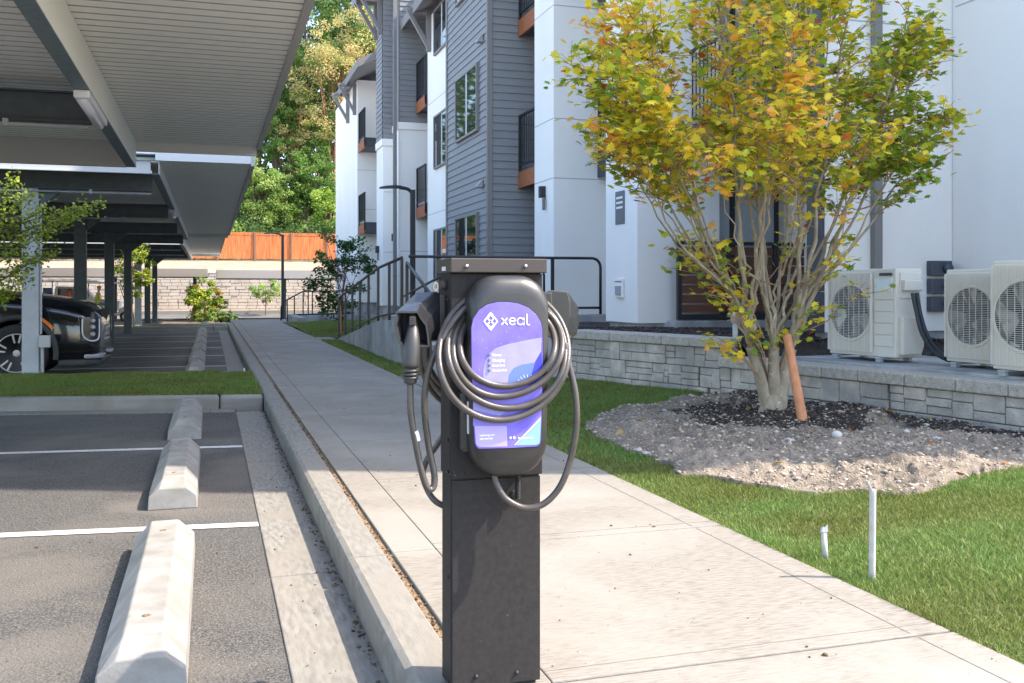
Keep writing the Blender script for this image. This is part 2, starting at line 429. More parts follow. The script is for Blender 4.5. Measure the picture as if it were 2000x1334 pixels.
struct(grid_sheet('far_lawn', [2.39,3,4,5,5.9], [23.4,25,28,30.5,33], lambda x,y: float(np.interp(y,[23.4,26,33],[-.01,.03,.05]))+.08*max(0,(x-2.5)/3), turf))
# soil bed, lumpy
def vnoise(x, y, s, seed):
    r = np.random.default_rng(seed); T = r.uniform(-1,1,(64,64))
    X = x*s; Y = y*s; i = np.floor(X).astype(int); j = np.floor(Y).astype(int); fx = X-i; fy = Y-j
    fx = fx*fx*(3-2*fx); fy = fy*fy*(3-2*fy)
    g = lambda a,b: T[a%64, b%64]
    return (g(i,j)*(1-fx)+g(i+1,j)*fx)*(1-fy)+(g(i,j+1)*(1-fx)+g(i+1,j+1)*fx)*fy
def inbed(x, y):
    return inpoly(x+.05*vnoise(x,y,5,91)+.022*vnoise(x,y,19,92), y+.05*vnoise(x,y,5,93)+.022*vnoise(x,y,19,94), bed_poly)
nx, ny = 210, 300
X, Y = np.meshgrid(np.linspace(2.7,6.0,nx), np.linspace(3.8,8.9,ny))
ins = inbed(X, Y); D = edge_dist(X, Y, bed_poly)
ed = D + .04*vnoise(X,Y,9,3)
bedz = lawn_z(X,Y) + np.where(ins, np.clip(ed,-.1,.3)*.16+.012, -.1) + np.where(ins, (.036*vnoise(X,Y,2.2,1)+.026*vnoise(X,Y,6,2)+.018*vnoise(X,Y,16,4)+.013*vnoise(X,Y,40,5))*np.clip(D/.12,0,1), 0)
def bed_z(x, y):
    i = np.clip(((np.asarray(x)-2.7)/3.3*(nx-1)).astype(int),0,nx-1); j = np.clip(((np.asarray(y)-3.8)/5.1*(ny-1)).astype(int),0,ny-1)
    return bedz[j,i]
idx = np.arange(nx*ny).reshape(ny,nx)
cell = ins[:-1,:-1]|ins[1:,1:]|ins[:-1,1:]|ins[1:,:-1]
Fq = np.stack([idx[:-1,:-1],idx[:-1,1:],idx[1:,1:],idx[1:,:-1]],-1)[cell]
dmg = np.minimum(np.hypot(X-4.40,(Y-6.9)*.9)/.70, np.abs(wall_x(Y)-X)/.46)+.35*vnoise(X,Y,4,8)+.25*vnoise(X,Y,13,41)
wet = np.clip((1.12-dmg)/.18,0,1)[...,None]
fine = (vnoise(X,Y,26,51)*.5+vnoise(X,Y,60,52)*.5)[...,None]; patch = vnoise(X,Y,2.6,53)[...,None]
cb = np.array([.255,.205,.155])*(1+.45*fine+.22*patch); cb = cb*(1-wet)+np.array([.045,.034,.028])*(1+.5*fine)*wet
bedmat = M('bed_surface', (0,0,0), attr='col', rough=.97, bump=1, bscale=80, spots=(.44,.37,.29), sscale=95, sthr=.665, bdist=.02)
struct(np_mesh('planting_bed', np.stack([X.ravel(),Y.ravel(),bedz.ravel()],1), Fq, bedmat, cb.reshape(-1,3), smooth=True))
# dark wood mulch drawn up around the trunk and wall: small chips
def blobs(name, P, s, cols, mat, sub=1, flat=.6):
    bm = bmesh.new(); bmesh.ops.create_icosphere(bm, subdivisions=sub, radius=1)
    v0 = np.array([v.co[:] for v in bm.verts]); f0 = np.array([[v.index for v in f.verts] for f in bm.faces]); bm.free()
    n = len(P); k = len(v0)
    sc3 = np.stack([s*rng.uniform(.7,1.4,n), s*rng.uniform(.7,1.2,n), s*rng.uniform(.4,.8,n)*flat/.6],1)
    a = rng.uniform(0,6.28,n); ca, sa = np.cos(a), np.sin(a)
    jit = 1+rng.uniform(-.22,.22,(n,k))
    v = v0[None]*jit[:,:,None]*sc3[:,None,:]
    V = np.stack([v[...,0]*ca[:,None]-v[...,1]*sa[:,None], v[...,0]*sa[:,None]+v[...,1]*ca[:,None], v[...,2]],-1)+P[:,None,:]
    Fq = (f0[None]+(np.arange(n)*k)[:,None,None]).reshape(-1,3)
    return np_mesh(name, V.reshape(-1,3), Fq, mat, np.repeat(cols,k,axis=0))
def scatter_bed(n):
    x = rng.uniform(2.75,6.0,n*4); y = rng.uniform(3.8,8.9,n*4); ok = inbed(x,y)&(x < wall_x(y)-.01); return x[ok][:n], y[ok][:n]
x, y = scatter_bed(15000); s = rng.exponential(.0034,len(x))+.0025
s = np.minimum(s,.022)
base = np.array([(.36,.285,.215)])*rng.uniform(.6,1.7,(len(x),1))
tag(blobs('gravel', np.stack([x,y,bed_z(x,y)+s*.2],1), s, base, rockm), 'loose grey gravel and pebbles scattered over the bare tree bed', kind='stuff')
x, y = scatter_bed(24); s = rng.uniform(.015,.036,len(x))
base = np.array([(.42,.40,.37)])*rng.uniform(.8,1.35,(len(x),1))
tag(blobs('cobbles', np.stack([x,y,bed_z(x,y)+s*.15],1), s, base, rockm, 2), 'rounded pale cobbles lying in the soil around the maple', kind='stuff')
x, y = scatter_bed(16000)
dm = np.minimum(np.hypot(x-4.40,(y-6.9)*.9)/.70, np.abs(wall_x(y)-x)/.46)+.35*vnoise(x,y,4,8)
okm = dm < 1; x, y = x[okm], y[okm]
base = np.array([(.040,.028,.022)])*rng.uniform(.5,1.9,(len(x),1))
P3 = np.stack([x,y,bed_z(x,y)+.006],1)
tag(blobs('bark_mulch', P3, rng.uniform(.006,.014,len(x)), base, rockm, 1, .4), 'dark bark mulch heaped around the trunk and along the wall', kind='stuff')

# fallen maple leaves and clods
x, y = scatter_bed(34); P3 = np.stack([x,y,bed_z(x,y)+.012],1)
x2 = rng.uniform(2.6,4.6,5); y2 = rng.uniform(5,8,5); P4 = np.stack([x2,y2,lawn_z(x2,y2)+.015],1)
P3 = np.concatenate([P3,P4]); lc = np.array([(.42,.20,.07),(.50,.34,.08),(.30,.14,.06),(.36,.27,.15)])[rng.integers(0,4,len(P3))]
LEAF_P, LEAF_C = P3, lc
x, y = scatter_bed(1300); s = rng.uniform(.005,.013,len(x)); cl_ = np.array([(.27,.205,.145)])*rng.uniform(.6,1.25,(len(x),1))
tag(blobs('soil_clods', np.stack([x,y,bed_z(x,y)+s*.25],1), s, cl_, rockm, 2, .7), 'lumps of dry soil broken over the tree bed', kind='stuff')
# grass blades
def grass(name, x, y, z, h, wdt, label):
    n = len(x); P = np.stack([x,y,z],1)
    a = rng.uniform(0,6.283,n); lean = rng.normal(size=(n,2))*.55
    hh = h*rng.uniform(.45,1.3,n)*(1+.45*vnoise(x,y,5,61)); wd = wdt*rng.uniform(.7,1.3,n)
    t = np.stack([np.cos(a),np.sin(a),np.zeros(n)],1)*wd[:,None]/2
    tip = P+np.stack([lean[:,0]*hh,lean[:,1]*hh,hh],1)
    mid = P+np.stack([lean[:,0]*hh*.3,lean[:,1]*hh*.3,hh*.55],1)
    V = np.stack([P-t,P+t,mid+t*.7,tip,mid-t*.7],1).reshape(-1,3)
    tri = np.array([(0,1,2),(0,2,4),(4,2,3)])
    Fq = (tri[None]+(np.arange(n)*5)[:,None,None]).reshape(-1,3)
    c = np.array([[.165,.232,.052]])*rng.uniform(.65,1.4,(n,1))
    yl = rng.random(n) < .05+.22*np.clip(vnoise(x,y,1.7,77)+.1,0,1); c[yl] = np.array([.30,.28,.10])*rng.uniform(.7,1.2,(yl.sum(),1))
    pt = .5+.5*vnoise(x,y,2.5,21); c = c*(.82+.36*pt[:,None]); c[:,0] *= (1.25-.4*pt)
    o = np_mesh(name, V, Fq, grassm, np.repeat(c,5,axis=0)); tag(o, label, kind='stuff'); return o
def lawn_pts(n, x0, x1, y0, y1):
    x = rng.uniform(x0,x1,n); y = rng.uniform(y0,y1,n)
    ok = ~(inbed(x,y)&(edge_dist(x,y,bed_poly) > -.01+.07*rng.random(n))) & (x < wall_x(y)-.02)
    ok &= ~((x < 4.7)&(y > 11.18)&(y < 12.62))
    return x[ok], y[ok]
xa, ya = lawn_pts(300000, 2.376+0*1, 6.0, 1.2, 5.6)
tag(leafcloud('fallen_leaves', LEAF_P, .06, LEAF_C, shape=MAPLE, tilt=.35), 'a few curled fallen maple leaves on the bed and lawn', kind='stuff')
# keep blades that lie inside the picture's field with a margin
keep = (xa*CT-ya*ST)/(xa*ST+ya*CT) < .62
xa, ya = xa[keep], ya[keep]
grass('grass', xa, ya, lawn_z(xa,ya)-.012, .024, .0040, 'short mown grass between the sidewalk and the tree bed')
xb, yb = lawn_pts(120000, 2.392, 5.2, 5.6, 11.15)
grass('far_grass', xb, yb, lawn_z(xb,yb)-.012, .026, .006, 'short mown grass below the block wall')
xc = rng.uniform(2.40,2.80,16000); yc = rng.uniform(12.6,22.1,16000)
xd = rng.uniform(2.40,5.8,30000); yd = rng.uniform(23.45,32.5,30000)
xx = np.concatenate([xc,xd]); yy = np.concatenate([yc,yd])
grass('ramp_grass', xx, yy, np.where(yy>23, np.interp(yy,[23.4,26,33],[-.01,.03,.05])+.08*np.clip((xx-2.5)/3,0,9), -.012), .04, .011, 'mown grass beside the entrance ramp')
xe = rng.uniform(-4.5,.55,110000); te = rng.uniform(0,1,110000)
ye = Lm(xe,0)+.14+te*(Lm(xe,1)-Lm(xe,0)-.28)
grass('median_grass', xe, ye, np.full(len(xe),-.012), .038, .008, 'short mown grass strip across the end of the parking stalls')
# litter in the gutter and on the walk
n = 800; x = np.concatenate([rng.normal(.545,.022,n), rng.uniform(.3,.56,160), rng.uniform(.95,2.4,380), rng.normal(.745,.012,900), rng.uniform(-1.5,.2,500)])
y = np.concatenate([rng.uniform(1.5,10.5,n), rng.uniform(1.5,10.5,160), rng.uniform(1.4,10,380), rng.uniform(1.5,12,900), rng.uniform(2,10,500)])
z = np.concatenate([np.full(n,-.139),np.full(160,-.139),np.full(380,.003),np.full(900,-.010),np.full(500,-.146)])
ok = (x < .556)|(x > .56)
s = rng.exponential(.0026,len(x))+.0016
s[n:n+540] *= .55; s[-500:] *= .5
tag(blobs('debris', np.stack([x,y,z],1)[ok], np.minimum(s,.0085)[ok], (np.array([(.11,.065,.035)])*rng.uniform(.4,2,(len(x),1)))[ok], rockm), 'brown leaf crumbs and grit caught along the gutter and joints', kind='stuff')

# ================================================================== WHEEL STOPS
def wheel_stop(x, y, label):
    o = empty('wheel_stop', (x,y,-.15), label, 'wheel stop', 'concrete wheel stops along the sidewalk side')
    mb = MB(); Lh = .915
    prof = [(-.14,0),(-.135,.085),(-.062,.165),(.062,.165),(.135,.085),(.14,0)]
    mid = [(a,b) for a,b in prof]
    end = [(-.14,0),(-.135,.078),(-.075,.125),(.075,.125),(.135,.078),(.14,0)]
    rings = [[(a,-Lh,b) for a,b in end],[(a,-Lh+.085,b) for a,b in mid],[(a,Lh-.085,b) for a,b in mid],[(a,Lh,b) for a,b in end]]
    mb.loft(rings, smooth=False); mb.build('concrete_block', stopm, o, bevel=.006, local=True)
    for s in (-1,1):
        MB().lathe((.0,s*.62,.161),[(.0,.0),(.016,0),(.016,.0058),(.009,.006),(.009,.0045),(0,.0045)],n=14).build('anchor_pin', dirtm, o, local=True)
    return o
labels = ['nearest concrete wheel stop, fully sunlit, its near end cut by the photo bottom',
 'second wheel stop from the camera, its near end in sun and the rest in shade',
 'third wheel stop from the camera, all in shade against the grass strip kerb']
for i in range(3): wheel_stop(-.21, 4.195+2.745*i, labels[i])
far_l = ['fourth', 'fifth', 'sixth', 'seventh', 'eighth', 'ninth']
for i in range(6):
    wheel_stop(-.22, 15.55+2.73*i, '%s concrete wheel stop from the camera, in the row %s the grass strip' % (far_l[i], 'beginning just beyond' if i == 0 else 'beyond'))
wheel_stop(-.18, 34.9, 'farthest small concrete wheel stop beyond the second island')

# ================================================================== CARPORTS
def carport(label, y0, y1, posts, xe=.55, xw=-6.6, zd=2.87, lights=(), xp=-.87, pd=.30, s_end=0.0):
    o = empty('carport', ((xe+xw)/2,(y0+y1)/2,-.15), label, 'carport', 'carports over the parking stalls')
    d = MB(); n = round((y1-y0)/.15); p = (y1-y0)/n; rings = []
    # ribbed deck: folded sheet profile in y, straight along x, one closed sheet
    prof = []
    for i in range(n):
        a = y0+i*p
        prof += [(a,0),(a+p-.026,0),(a+p-.025,.06),(a+p-.001,.06)]
    prof.append((y0+n*p, 0))
    V0 = [(xw,a,zd+b) for a,b in prof]; V1 = [(xe-.01,a,zd+b) for a,b in prof]
    m = len(prof)
    d.add(V0+V1, [(i,i+1,m+i+1,m+i) for i in range(m-1)])
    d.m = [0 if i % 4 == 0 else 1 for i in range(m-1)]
    d.build('ribbed_deck', [deckm, M('deck_groove_shade',(.42,.42,.41),rough=.6)], o, recalc=False)  # groove faces darker: the shade between ribs is put into the colour
    MB().box(xw-.02,xe+.0,y0-.01,y1+.01,zd+.09,zd+.13).build('roof_sheet', whitep, o)
    MB().box(xe-.012,xe+.04,y0-.03,y1+.03,zd-.03,zd+.17).build('side_fascia', fasc, o, bevel=.003)
    MB().box(xw-.04,xw+.012,y0-.03,y1+.03,zd-.03,zd+.17).build('side_fascia', fasc, o, bevel=.003)
    xq = xw+1.45
    efm = M('end_fascia_paint',(.62,.61,.60),rough=.5)
    MB().box(xp+.002,xe-.013,y1-.02,y1+.03,zd-.11,zd+.16).build('end_fascia', efm, o, bevel=.003)
    MB().box(xp+.002,xe-.013,y0-.03,y0+.02,zd+.001,zd+.16).build('end_fascia', efm, o, bevel=.003)
    for x in (xp, xq):
        pm = MB(); pm.mi = 1; pm.box(x-.055,x-.05+.1,y0+.02,y1-.02,zd-pd,zd-pd+.01); pm.mi = 0; pm.box(x+.043,x+.05,y0+.02,y1-.02,zd-pd+.011,zd-.004).box(x-.055,x-.045,y0+.02,y1-.02,zd-pd+.011,zd-pd+.05).box(x-.055,x+.042,y0+.02,y1-.02,zd-.016,zd-.005)
        pm.build('purlin', [deckm, M('purlin_flange',(.12,.155,.175),(.16,.20,.22),30,.5)], o, bevel=.002)
    for y in (y0, y1):
        s = 1 if y == y0 else -1
        MB().box(xq+.06,xp-.06,y+.03*s,y+.05*s,zd-pd,zd-.006).box(xq+.06,xp-.06,y-.03*s,y+.028*s,zd-pd,zd-pd+.015).build('end_beam', M('end_beam_paint',(.46,.455,.43),rough=.5), o, bevel=.002)
    for yp, zb in posts:
        b = MB(); zt = zd-.03; z0 = zt-.33
        b.box(xq+.06,xp-.06,yp-.07,yp+.07,z0,z0+.014).box(xq+.06,xp-.06,yp-.07,yp+.07,zt-.094,zt-.08).box(xq+.06,xp-.06,yp-.006,yp+.006,z0+.014,zt-.094)
        b.build('cross_beam', steel_shaded, o, bevel=.003)
        ps = MB(); xc = -2.3; w = .105
        ps.box(xc-w,xc+w,yp-.075,yp+.075,zb,z0-.002)
        po = ps.build('post', steel if yp == posts[0][0] else steel_shaded, o, bevel=.012)  # first post in the lit tone, the others in the shaded copy
        if xw < -8: MB().box(-9.4,-9.2,yp-.075,yp+.075,zb-.2,z0-.002).build('post', steel_shaded, o, bevel=.012)
        for s in (-1,1): MB().prism([(xc+s*(w+.003),z0-.003),(xc+s*.42,z0-.003),(xc+s*(w+.003),z0-.26)],'y',yp-.05,yp+.05).build('haunch', steel_shaded, po, bevel=.004)
        MB().box(xc-.15,xc+.15,yp-.12,yp+.12,zb+.001,zb+.018).build('base_plate', steel_shaded, po, bevel=.003)
    for yl in lights:
        lo = MB().box(xp-.055,xp+.055,yl-.62,yl+.62,zd-pd-.06,zd-pd-.002).build('tube_light', whitep, o, bevel=.012)
        MB().tube([(xp,yl-.56,zd-pd-.065),(xp,yl+.56,zd-pd-.065)],.036,12).build('diffuser', lens, lo)
    # conduit with clips under the beams
    for yp, zb in posts[:2]:
        c = MB().tube([(xq+.3,yp-.1,zd-.40),(xp-.08,yp-.1,zd-.40)],.014,8)
        for xx in (-1.55,-2.6): c.box(xx-.02,xx+.02,yp-.12,yp-.08,zd-.42,zd-.362)
        c.build('conduit', steel, o)
    return o
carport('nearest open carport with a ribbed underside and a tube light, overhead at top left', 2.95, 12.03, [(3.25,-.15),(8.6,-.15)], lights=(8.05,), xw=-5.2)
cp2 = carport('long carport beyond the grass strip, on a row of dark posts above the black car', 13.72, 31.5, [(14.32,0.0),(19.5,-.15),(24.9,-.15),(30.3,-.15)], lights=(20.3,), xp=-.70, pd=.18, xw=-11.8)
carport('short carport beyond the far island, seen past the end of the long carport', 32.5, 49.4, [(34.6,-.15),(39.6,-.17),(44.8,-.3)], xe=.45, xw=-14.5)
# conduit and junction box on the first post
cj = MB().tube([(-2.165,14.24,2.3),(-2.165,14.24,.55)],.013,8).tube([(-2.150,14.24,.40),(-2.150,14.24,.03)],.022,8)
cj.box(-2.19,-2.05,14.18,14.28,.37,.53); cj.build('junction_box', M('conduit_grey',(.40,.41,.41),rough=.4), [c for c in cp2.children if c.name.startswith('post')][0], bevel=.006)
# small carports in front of the tan wall
def far_carport(x0, x1, y0, y1, zr, zg, label, posts):
    o = empty('carport', ((x0+x1)/2,(y0+y1)/2,zg), label, 'carport', 'small carports before the tan wall')
    MB().box(x0,x1,y0,y1,zr+.30,zr+.36).build('roof_sheet', whitep, o)
    MB().box(x0,x1,y0-.05,y0,zr-.02,zr+.40).box(x0,x1,y1,y1+.05,zr-.02,zr+.40).box(x0-.05,x0,y0-.05,y1+.05,zr-.02,zr+.40).box(x1,x1+.05,y0-.05,y1+.05,zr-.02,zr+.40).build('fascia', M('far_fascia',(.36,.33,.30),rough=.5), o, bevel=.01)
    for px in posts:
        MB().box(px-.09,px+.09,(y0+y1)/2-.09,(y0+y1)/2+.09,zg,zr+.1).build('post', steel_shaded, o)
        MB().box(px-.07,px+.07,y0+.1,y1-.1,zr,zr+.28).build('cross_beam', steel_shaded, o)
    return o
far_carport(-18, -.15, 50.2, 55.2, 1.78, -.6, 'left low white carport roof in front of the tan block wall', [-13.5,-8.5,-4.6,-.75])
far_carport(.35, 16, 49.0, 54.0, 1.70, -.6, 'right low grey carport roof in front of the tan block wall, behind the lamp post', [3.7,8.6,13.5])

# ================================================================== BUILDING
B = empty('apartment_building', (10,20,0), 'three storey apartment building with white stucco piers and grey lap siding', 'building')
def part(name, mb, mat, parent=B, **kw): return mb.build(name, mat, parent, **kw)
ZB = .70
def siding_face(x0, y0, x1, y1, z0, z1, out, pitch=.145):
    # overlapping boards along the line (x0,y0)-(x1,y1); out = outward unit normal
    mb = MB(); n = int((z1-z0)/pitch)
    ox, oy = out
    for i in range(n):
        a = z0+i*pitch; b = a+pitch
        P = [(0,a,.030),(0,b,.010),(1,b,.010),(1,a,.030)]
        f = [(x0+ox*.028,y0+oy*.028,a),(x1+ox*.028,y1+oy*.028,a),(x1+ox*.008,y1+oy*.008,b),(x0+ox*.008,y0+oy*.008,b)]
        mb.add(f,[(0,1,2,3)])
        u = [(x0+ox*.028,y0+oy*.028,a),(x1+ox*.028,y1+oy*.028,a),(x1+ox*.004,y1+oy*.004,a),(x0+ox*.004,y0+oy*.004,a)]
        mb.add(u,[(0,1,2,3)])
    return mb
# core mass; unseen corner block built extra tall to cast shade over the lot
core = MB().box(6.85,16,12.35,40.5,ZB,9.3).box(8.06,16,3.26,12.34,ZB,14.6)
part('wall', core, white)
part('foundation', MB().box(6.90,15.9,12.3,40.4,-.3,ZB-.001).box(8.10,15.9,3.33,12.29,-.3,ZB-.001).box(6.40,8.09,8.99,9.18,.2,ZB-.001).box(5.64,6.89,12.12,13.15,.1,ZB-.001).box(5.64,6.89,15.5,16.42,.1,ZB-.001).box(5.12,6.89,17.65,20.9,-.2,ZB-.001).box(5.55,6.89,20.91,24.98,-.2,ZB-.001).box(4.72,6.89,26.25,28.05,-.2,ZB-.001).box(5.05,6.89,34.4,40.4,-.3,ZB-.001).box(5.98,8.05,11.72,11.98,.2,ZB+.02).box(6.0,8.07,11.985,12.119,.2,ZB-.02), concw, bevel=.01)
# wing wall beside the air conditioners
part('wing_wall', MB().box(6.36,8.055,8.95,9.20,ZB-.02,9.3), white, bevel=.004)
# stucco control joints as thin reveals standing 2 mm proud
jm = M('joint_shadow_bead', (.40,.41,.43), rough=.8)
def rev_s(x0, x1, y, z): part('reveal_joint', MB().box(x0,x1,y-.003,y+.002,z-.008,z+.008), jm)
def rev_w(y0, y1, x, z): part('reveal_joint', MB().box(x-.003,x+.002,y0,y1,z-.008,z+.008), jm)
for z in (3.98,4.10,7.0): rev_s(6.37,8.03,8.95,z) if z > 3.99 else None
for z in (4.35,7.2): rev_w(3.7,8.9,8.06,z)
# white piers at the building front
def pier(x0, y0, y1, z1, name='pier', m=white, x1=6.86):
    part(name, MB().box(x0,x1,y0,y1,ZB-.02,z1), m, bevel=.006)
pier(5.59,12.08,13.18,9.3)
pier(5.59,15.45,16.46,9.3)
for z in (3.05,4.07,6.0,7.0):
    rev_s(5.6,6.8,12.08,z); rev_w(12.09,13.17,5.59,z); rev_s(5.6,6.8,15.45,z); rev_w(15.46,16.45,5.59,z)
# grey sided strip of wall seen between the piers
part('siding', siding_face(6.18,15.62,6.85,15.62,ZB,9.3,(0,-1)), siding)
part('wall', MB().box(6.17,6.849,15.621,15.9,ZB,9.3), siding)
# grey bay
part('bay_wall', MB().box(5.06,6.849,17.6,20.9,ZB-.02,9.5), siding)
part('siding', siding_face(5.06,17.6,6.84,17.6,ZB,9.5,(0,-1)), siding)
part('siding', siding_face(5.06,17.66,5.06,20.86,ZB,9.5,(-1,0)), siding)
part('corner_trim', MB().box(5.015,5.06,17.555,17.66,ZB-.03,9.5).box(5.06,5.12,17.555,17.598,ZB-.03,9.5).box(5.015,5.06,20.84,20.94,ZB-.03,9.5), trimg, bevel=.004)
# white strip with windows beyond the bay
part('wall', MB().box(5.5,6.849,20.91,25.0,ZB-.02,8.3), white, bevel=.004)
for z in (3.1,6.0): rev_w(20.95,24.98,5.5,z)
# recess balcony wall, stepped grey and white blocks
part('wall', MB().box(4.95,6.849,26.2,27.0,ZB-.02,5.55), white, bevel=.004)
part('wall', MB().box(4.95,6.849,26.2,27.0,5.75,9.3), siding)
part('siding', siding_face(4.98,26.2,6.84,26.2,5.76,9.3,(0,-1)), siding)
part('band', MB().box(4.91,6.85,26.15,27.0,5.551,5.749), white, bevel=.004)
part('wall', MB().box(4.66,6.849,27.001,28.1,ZB-.02,5.2), white, bevel=.004)
part('wall', MB().box(4.66,6.849,27.001,28.1,5.4,9.5), siding)
part('siding', siding_face(4.66,27.0,4.94,27.0,5.41,9.5,(0,-1)), siding)
part('siding', siding_face(4.66,27.05,4.66,28.1,5.41,9.5,(-1,0)), siding)
part('band', MB().box(4.62,6.85,26.96,28.1,5.201,5.399), white, bevel=.004)
part('wall', MB().box(5.0,6.849,34.3,40.5,ZB-.02,8.6), white, bevel=.004)
for z in (2.6,4.0,5.4): rev_s(5.0,6.8,34.3,z); 
for z in (2.2,3.9): rev_s(5.0,6.8,26.2,z); rev_s(4.7,4.94,27.0,z)
# windows
def window(y0, y1, z0, z1, x):
    f = MB(); t = .05
    f.box(x-.055,x+.02,y0,y1,z0,z0+t).box(x-.055,x+.02,y0,y1,z1-t,z1).box(x-.055,x+.02,y0,y0+t,z0+t,z1-t).box(x-.055,x+.02,y1-t,y1,z0+t,z1-t)
    ym = (y0+y1)/2
    f.box(x-.045,x+.02,ym-.025,ym+.025,z0+t,z1-t)
    fo = part('window', f, trimg, bevel=.003)
    MB().box(x-.036,x-.03,y0+t,ym-.026,z0+t,z1-t).box(x-.034,x-.028,ym+.026,y1-t,z0+t,z1-t).build('pane', glass, fo)
    MB().box(x-.032,x-.027,y0+t,y1-t,z0+t,z0+t+.03).box(x-.042,x-.037,y0+t,y0+t+.04,z0+t,z1-t).box(x-.042,x-.037,ym-.07,ym-.027,z0+t,z1-t).build('sash', whitep, fo)
for z0, z1 in ((1.33,2.67),(4.26,5.60),(7.16,8.5)): window(18.2,19.95,z0,z1,5.03)
for z0, z1 in ((1.33,2.67),(4.20,5.55),(7.1,8.25)): window(22.35,24.05,z0,z1,5.49)
# dryer vents
def vent(x, y, z): 
    part('vent_hood', MB().prism([(x,z-.07),(x-.11,z-.07),(x-.11,z-.03),(x,z+.09)],'y',y-.09,y+.09), M('vent_paint',(.30,.30,.31),rough=.5), bevel=.004)
vent(5.03,17.98,3.19); vent(5.03,17.98,6.00)
# balconies
def balcony(x0, x1, y0, y1, zf, solid=False, band=wood):
    b = part('balcony', MB().box(x0+.02,x1,y0,y1,zf-.02,zf+.03), trimd, bevel=.004)
    MB().box(x0-.03,x0+.02,y0,y1,zf-.34,zf-.03).build('wood_band', band, b, bevel=.005)
    MB().box(x0+.025,x1,y0+.02,y1-.02,zf-.30,zf-.021).build('joist_soffit', trimd, b)
    r = MB(); 
    r.box(x0-.02,x0+.03,y0,y1,zf+1.02,zf+1.06).box(x0-.01,x0+.02,y0,y1,zf+.09,zf+.12)
    for yy in np.arange(y0+.05,y1-.02,.105): r.box(x0,x0+.014,yy,yy+.014,zf+.12,zf+1.02)
    for yy in (y0+.0,y1-.04): r.box(x0-.02,x0+.025,yy,yy+.04,zf-.25,zf+1.02)
    if solid:
        r.box(x0-.02,x1,y0-.001,y0+.04,zf+1.02,zf+1.06).box(x0,x1,y0+.01,y0+.03,zf+.09,zf+.12)
        for xx in np.arange(x0+.08,x1-.02,.105): r.box(xx,xx+.014,y0+.01,y0+.024,zf+.12,zf+1.02)
    r.build('railing', blackm, b)
for zf in (3.42,6.32):
    balcony(5.66,6.84,16.47,17.56,zf)
    balcony(5.45,6.84,25.01,26.14,zf)
    balcony(6.42,6.84,13.2,15.44,zf,True,trimd)
    balcony(6.40,8.03,9.24,12.3,zf,True)
    balcony(5.05,6.84,32.9,34.25,zf)
# back wall doors and big windows behind the slat fence
def slider(x0, x1, z0, z1, y, nm='sliding_door'):
    f = MB(); t = .07
    f.box(x0,x1,y-.05,y+.02,z0,z0+t).box(x0,x1,y-.05,y+.02,z1-t,z1).box(x0,x0+t,y-.05,y+.02,z0+t,z1-t).box(x1-t,x1,y-.05,y+.02,z0+t,z1-t)
    xm = (x0+x1)/2; f.box(xm-.04,xm+.04,y-.05,y+.02,z0+t,z1-t)
    fo = part(nm, f, blackm, bevel=.004)
    MB().box(x0+t,xm-.041,y-.03,y-.024,z0+t,z1-t).box(xm+.041,x1-t,y-.028,y-.022,z0+t,z1-t).build('pane', M('pale_curtain_glass',(.42,.45,.50),(.36,.40,.45),2,.12,coat=1), fo)
for z0, z1 in ((ZB+.02,2.95),(3.5,5.65),(6.4,8.5)):
    slider(6.42,7.95,z0,z1,12.33)
# downspouts
ds = MB()
def spout(x, y, z0=ZB-.4, z1=9.2): part('downspout', MB().box(x-.05,x+.05,y-.085,y-.005,z0,z1).box(x-.06,x+.06,y-.09,y-.002,z0+1.2,z0+1.23).box(x-.06,x+.06,y-.09,y-.002,z1-1.7,z1-1.67), trimg, bevel=.006)
spout(7.0,8.95,.78); spout(4.84,26.2)
part('edge_trim', MB().box(6.315,6.358,8.94,9.21,ZB-.02,9.3), trimd, bevel=.003)
# eaves, soffits and brackets
def eave(x0, x1, y0, y1, z, rise=.35, nm='roof'):
    dx = x1-x0
    m = MB()
    m.prism([(x0,z),(x0,z+.14),(x1,z+.14+rise*dx),(x1,z+rise*dx)],'y',y0,y1)
    r = part(nm, m, M('roof_soffit',(.27,.255,.245),rough=.7))
    f = MB().box(x0-.035,x0-.002,y0-.05,y1+.05,z-.06,z+.2)
    f.prism([(x0,z-.06),(x0,z+.2),(x1,z+.2+rise*dx),(x1,z-.06+rise*dx)],'y',y0-.05,y0-.015)
    f.build('fascia', trimg, r, bevel=.004)
eave(4.62,7.0,31.4,37.0,8.45,.5)
eave(4.10,7.0,19.8,28.7,9.55,.45) if False else None
eave(5.03,7.0,20.95,26.1,8.33,.4)
eave(4.05,7.0,26.25,28.6,9.53,.3)
eave(4.60,7.0,17.2,20.92,9.53,.3)
eave(5.1,7.0,11.7,17.1,9.33,.3)
part('main_roof', MB().prism([(5.9,9.9),(11.5,12.2),(17,9.9),(17,9.7),(5.9,9.7)],'y',12.4,40.6), trimd)
part('shade_block_cap', MB().box(8.0,16.06,3.20,12.38,14.601,14.7), trimg)  # tops the unseen corner block that is raised for its shadow
def bracket(x, y, z):
    part('eave_bracket', MB().box(x-.12,x,y-.06,y+.06,z-1.1,z).beam((x-.6,y,z-.08),(x-.06,y,z-1.0),.10,.10).box(x-.65,x-.121,y-.05,y+.05,z-.11,z), trimg, bevel=.006)
bracket(5.5,24.6,8.45); bracket(4.66,27.9,9.5); bracket(5.0,34.6,8.5); bracket(5.0,36.4,8.5); bracket(4.66,27.2,9.5)
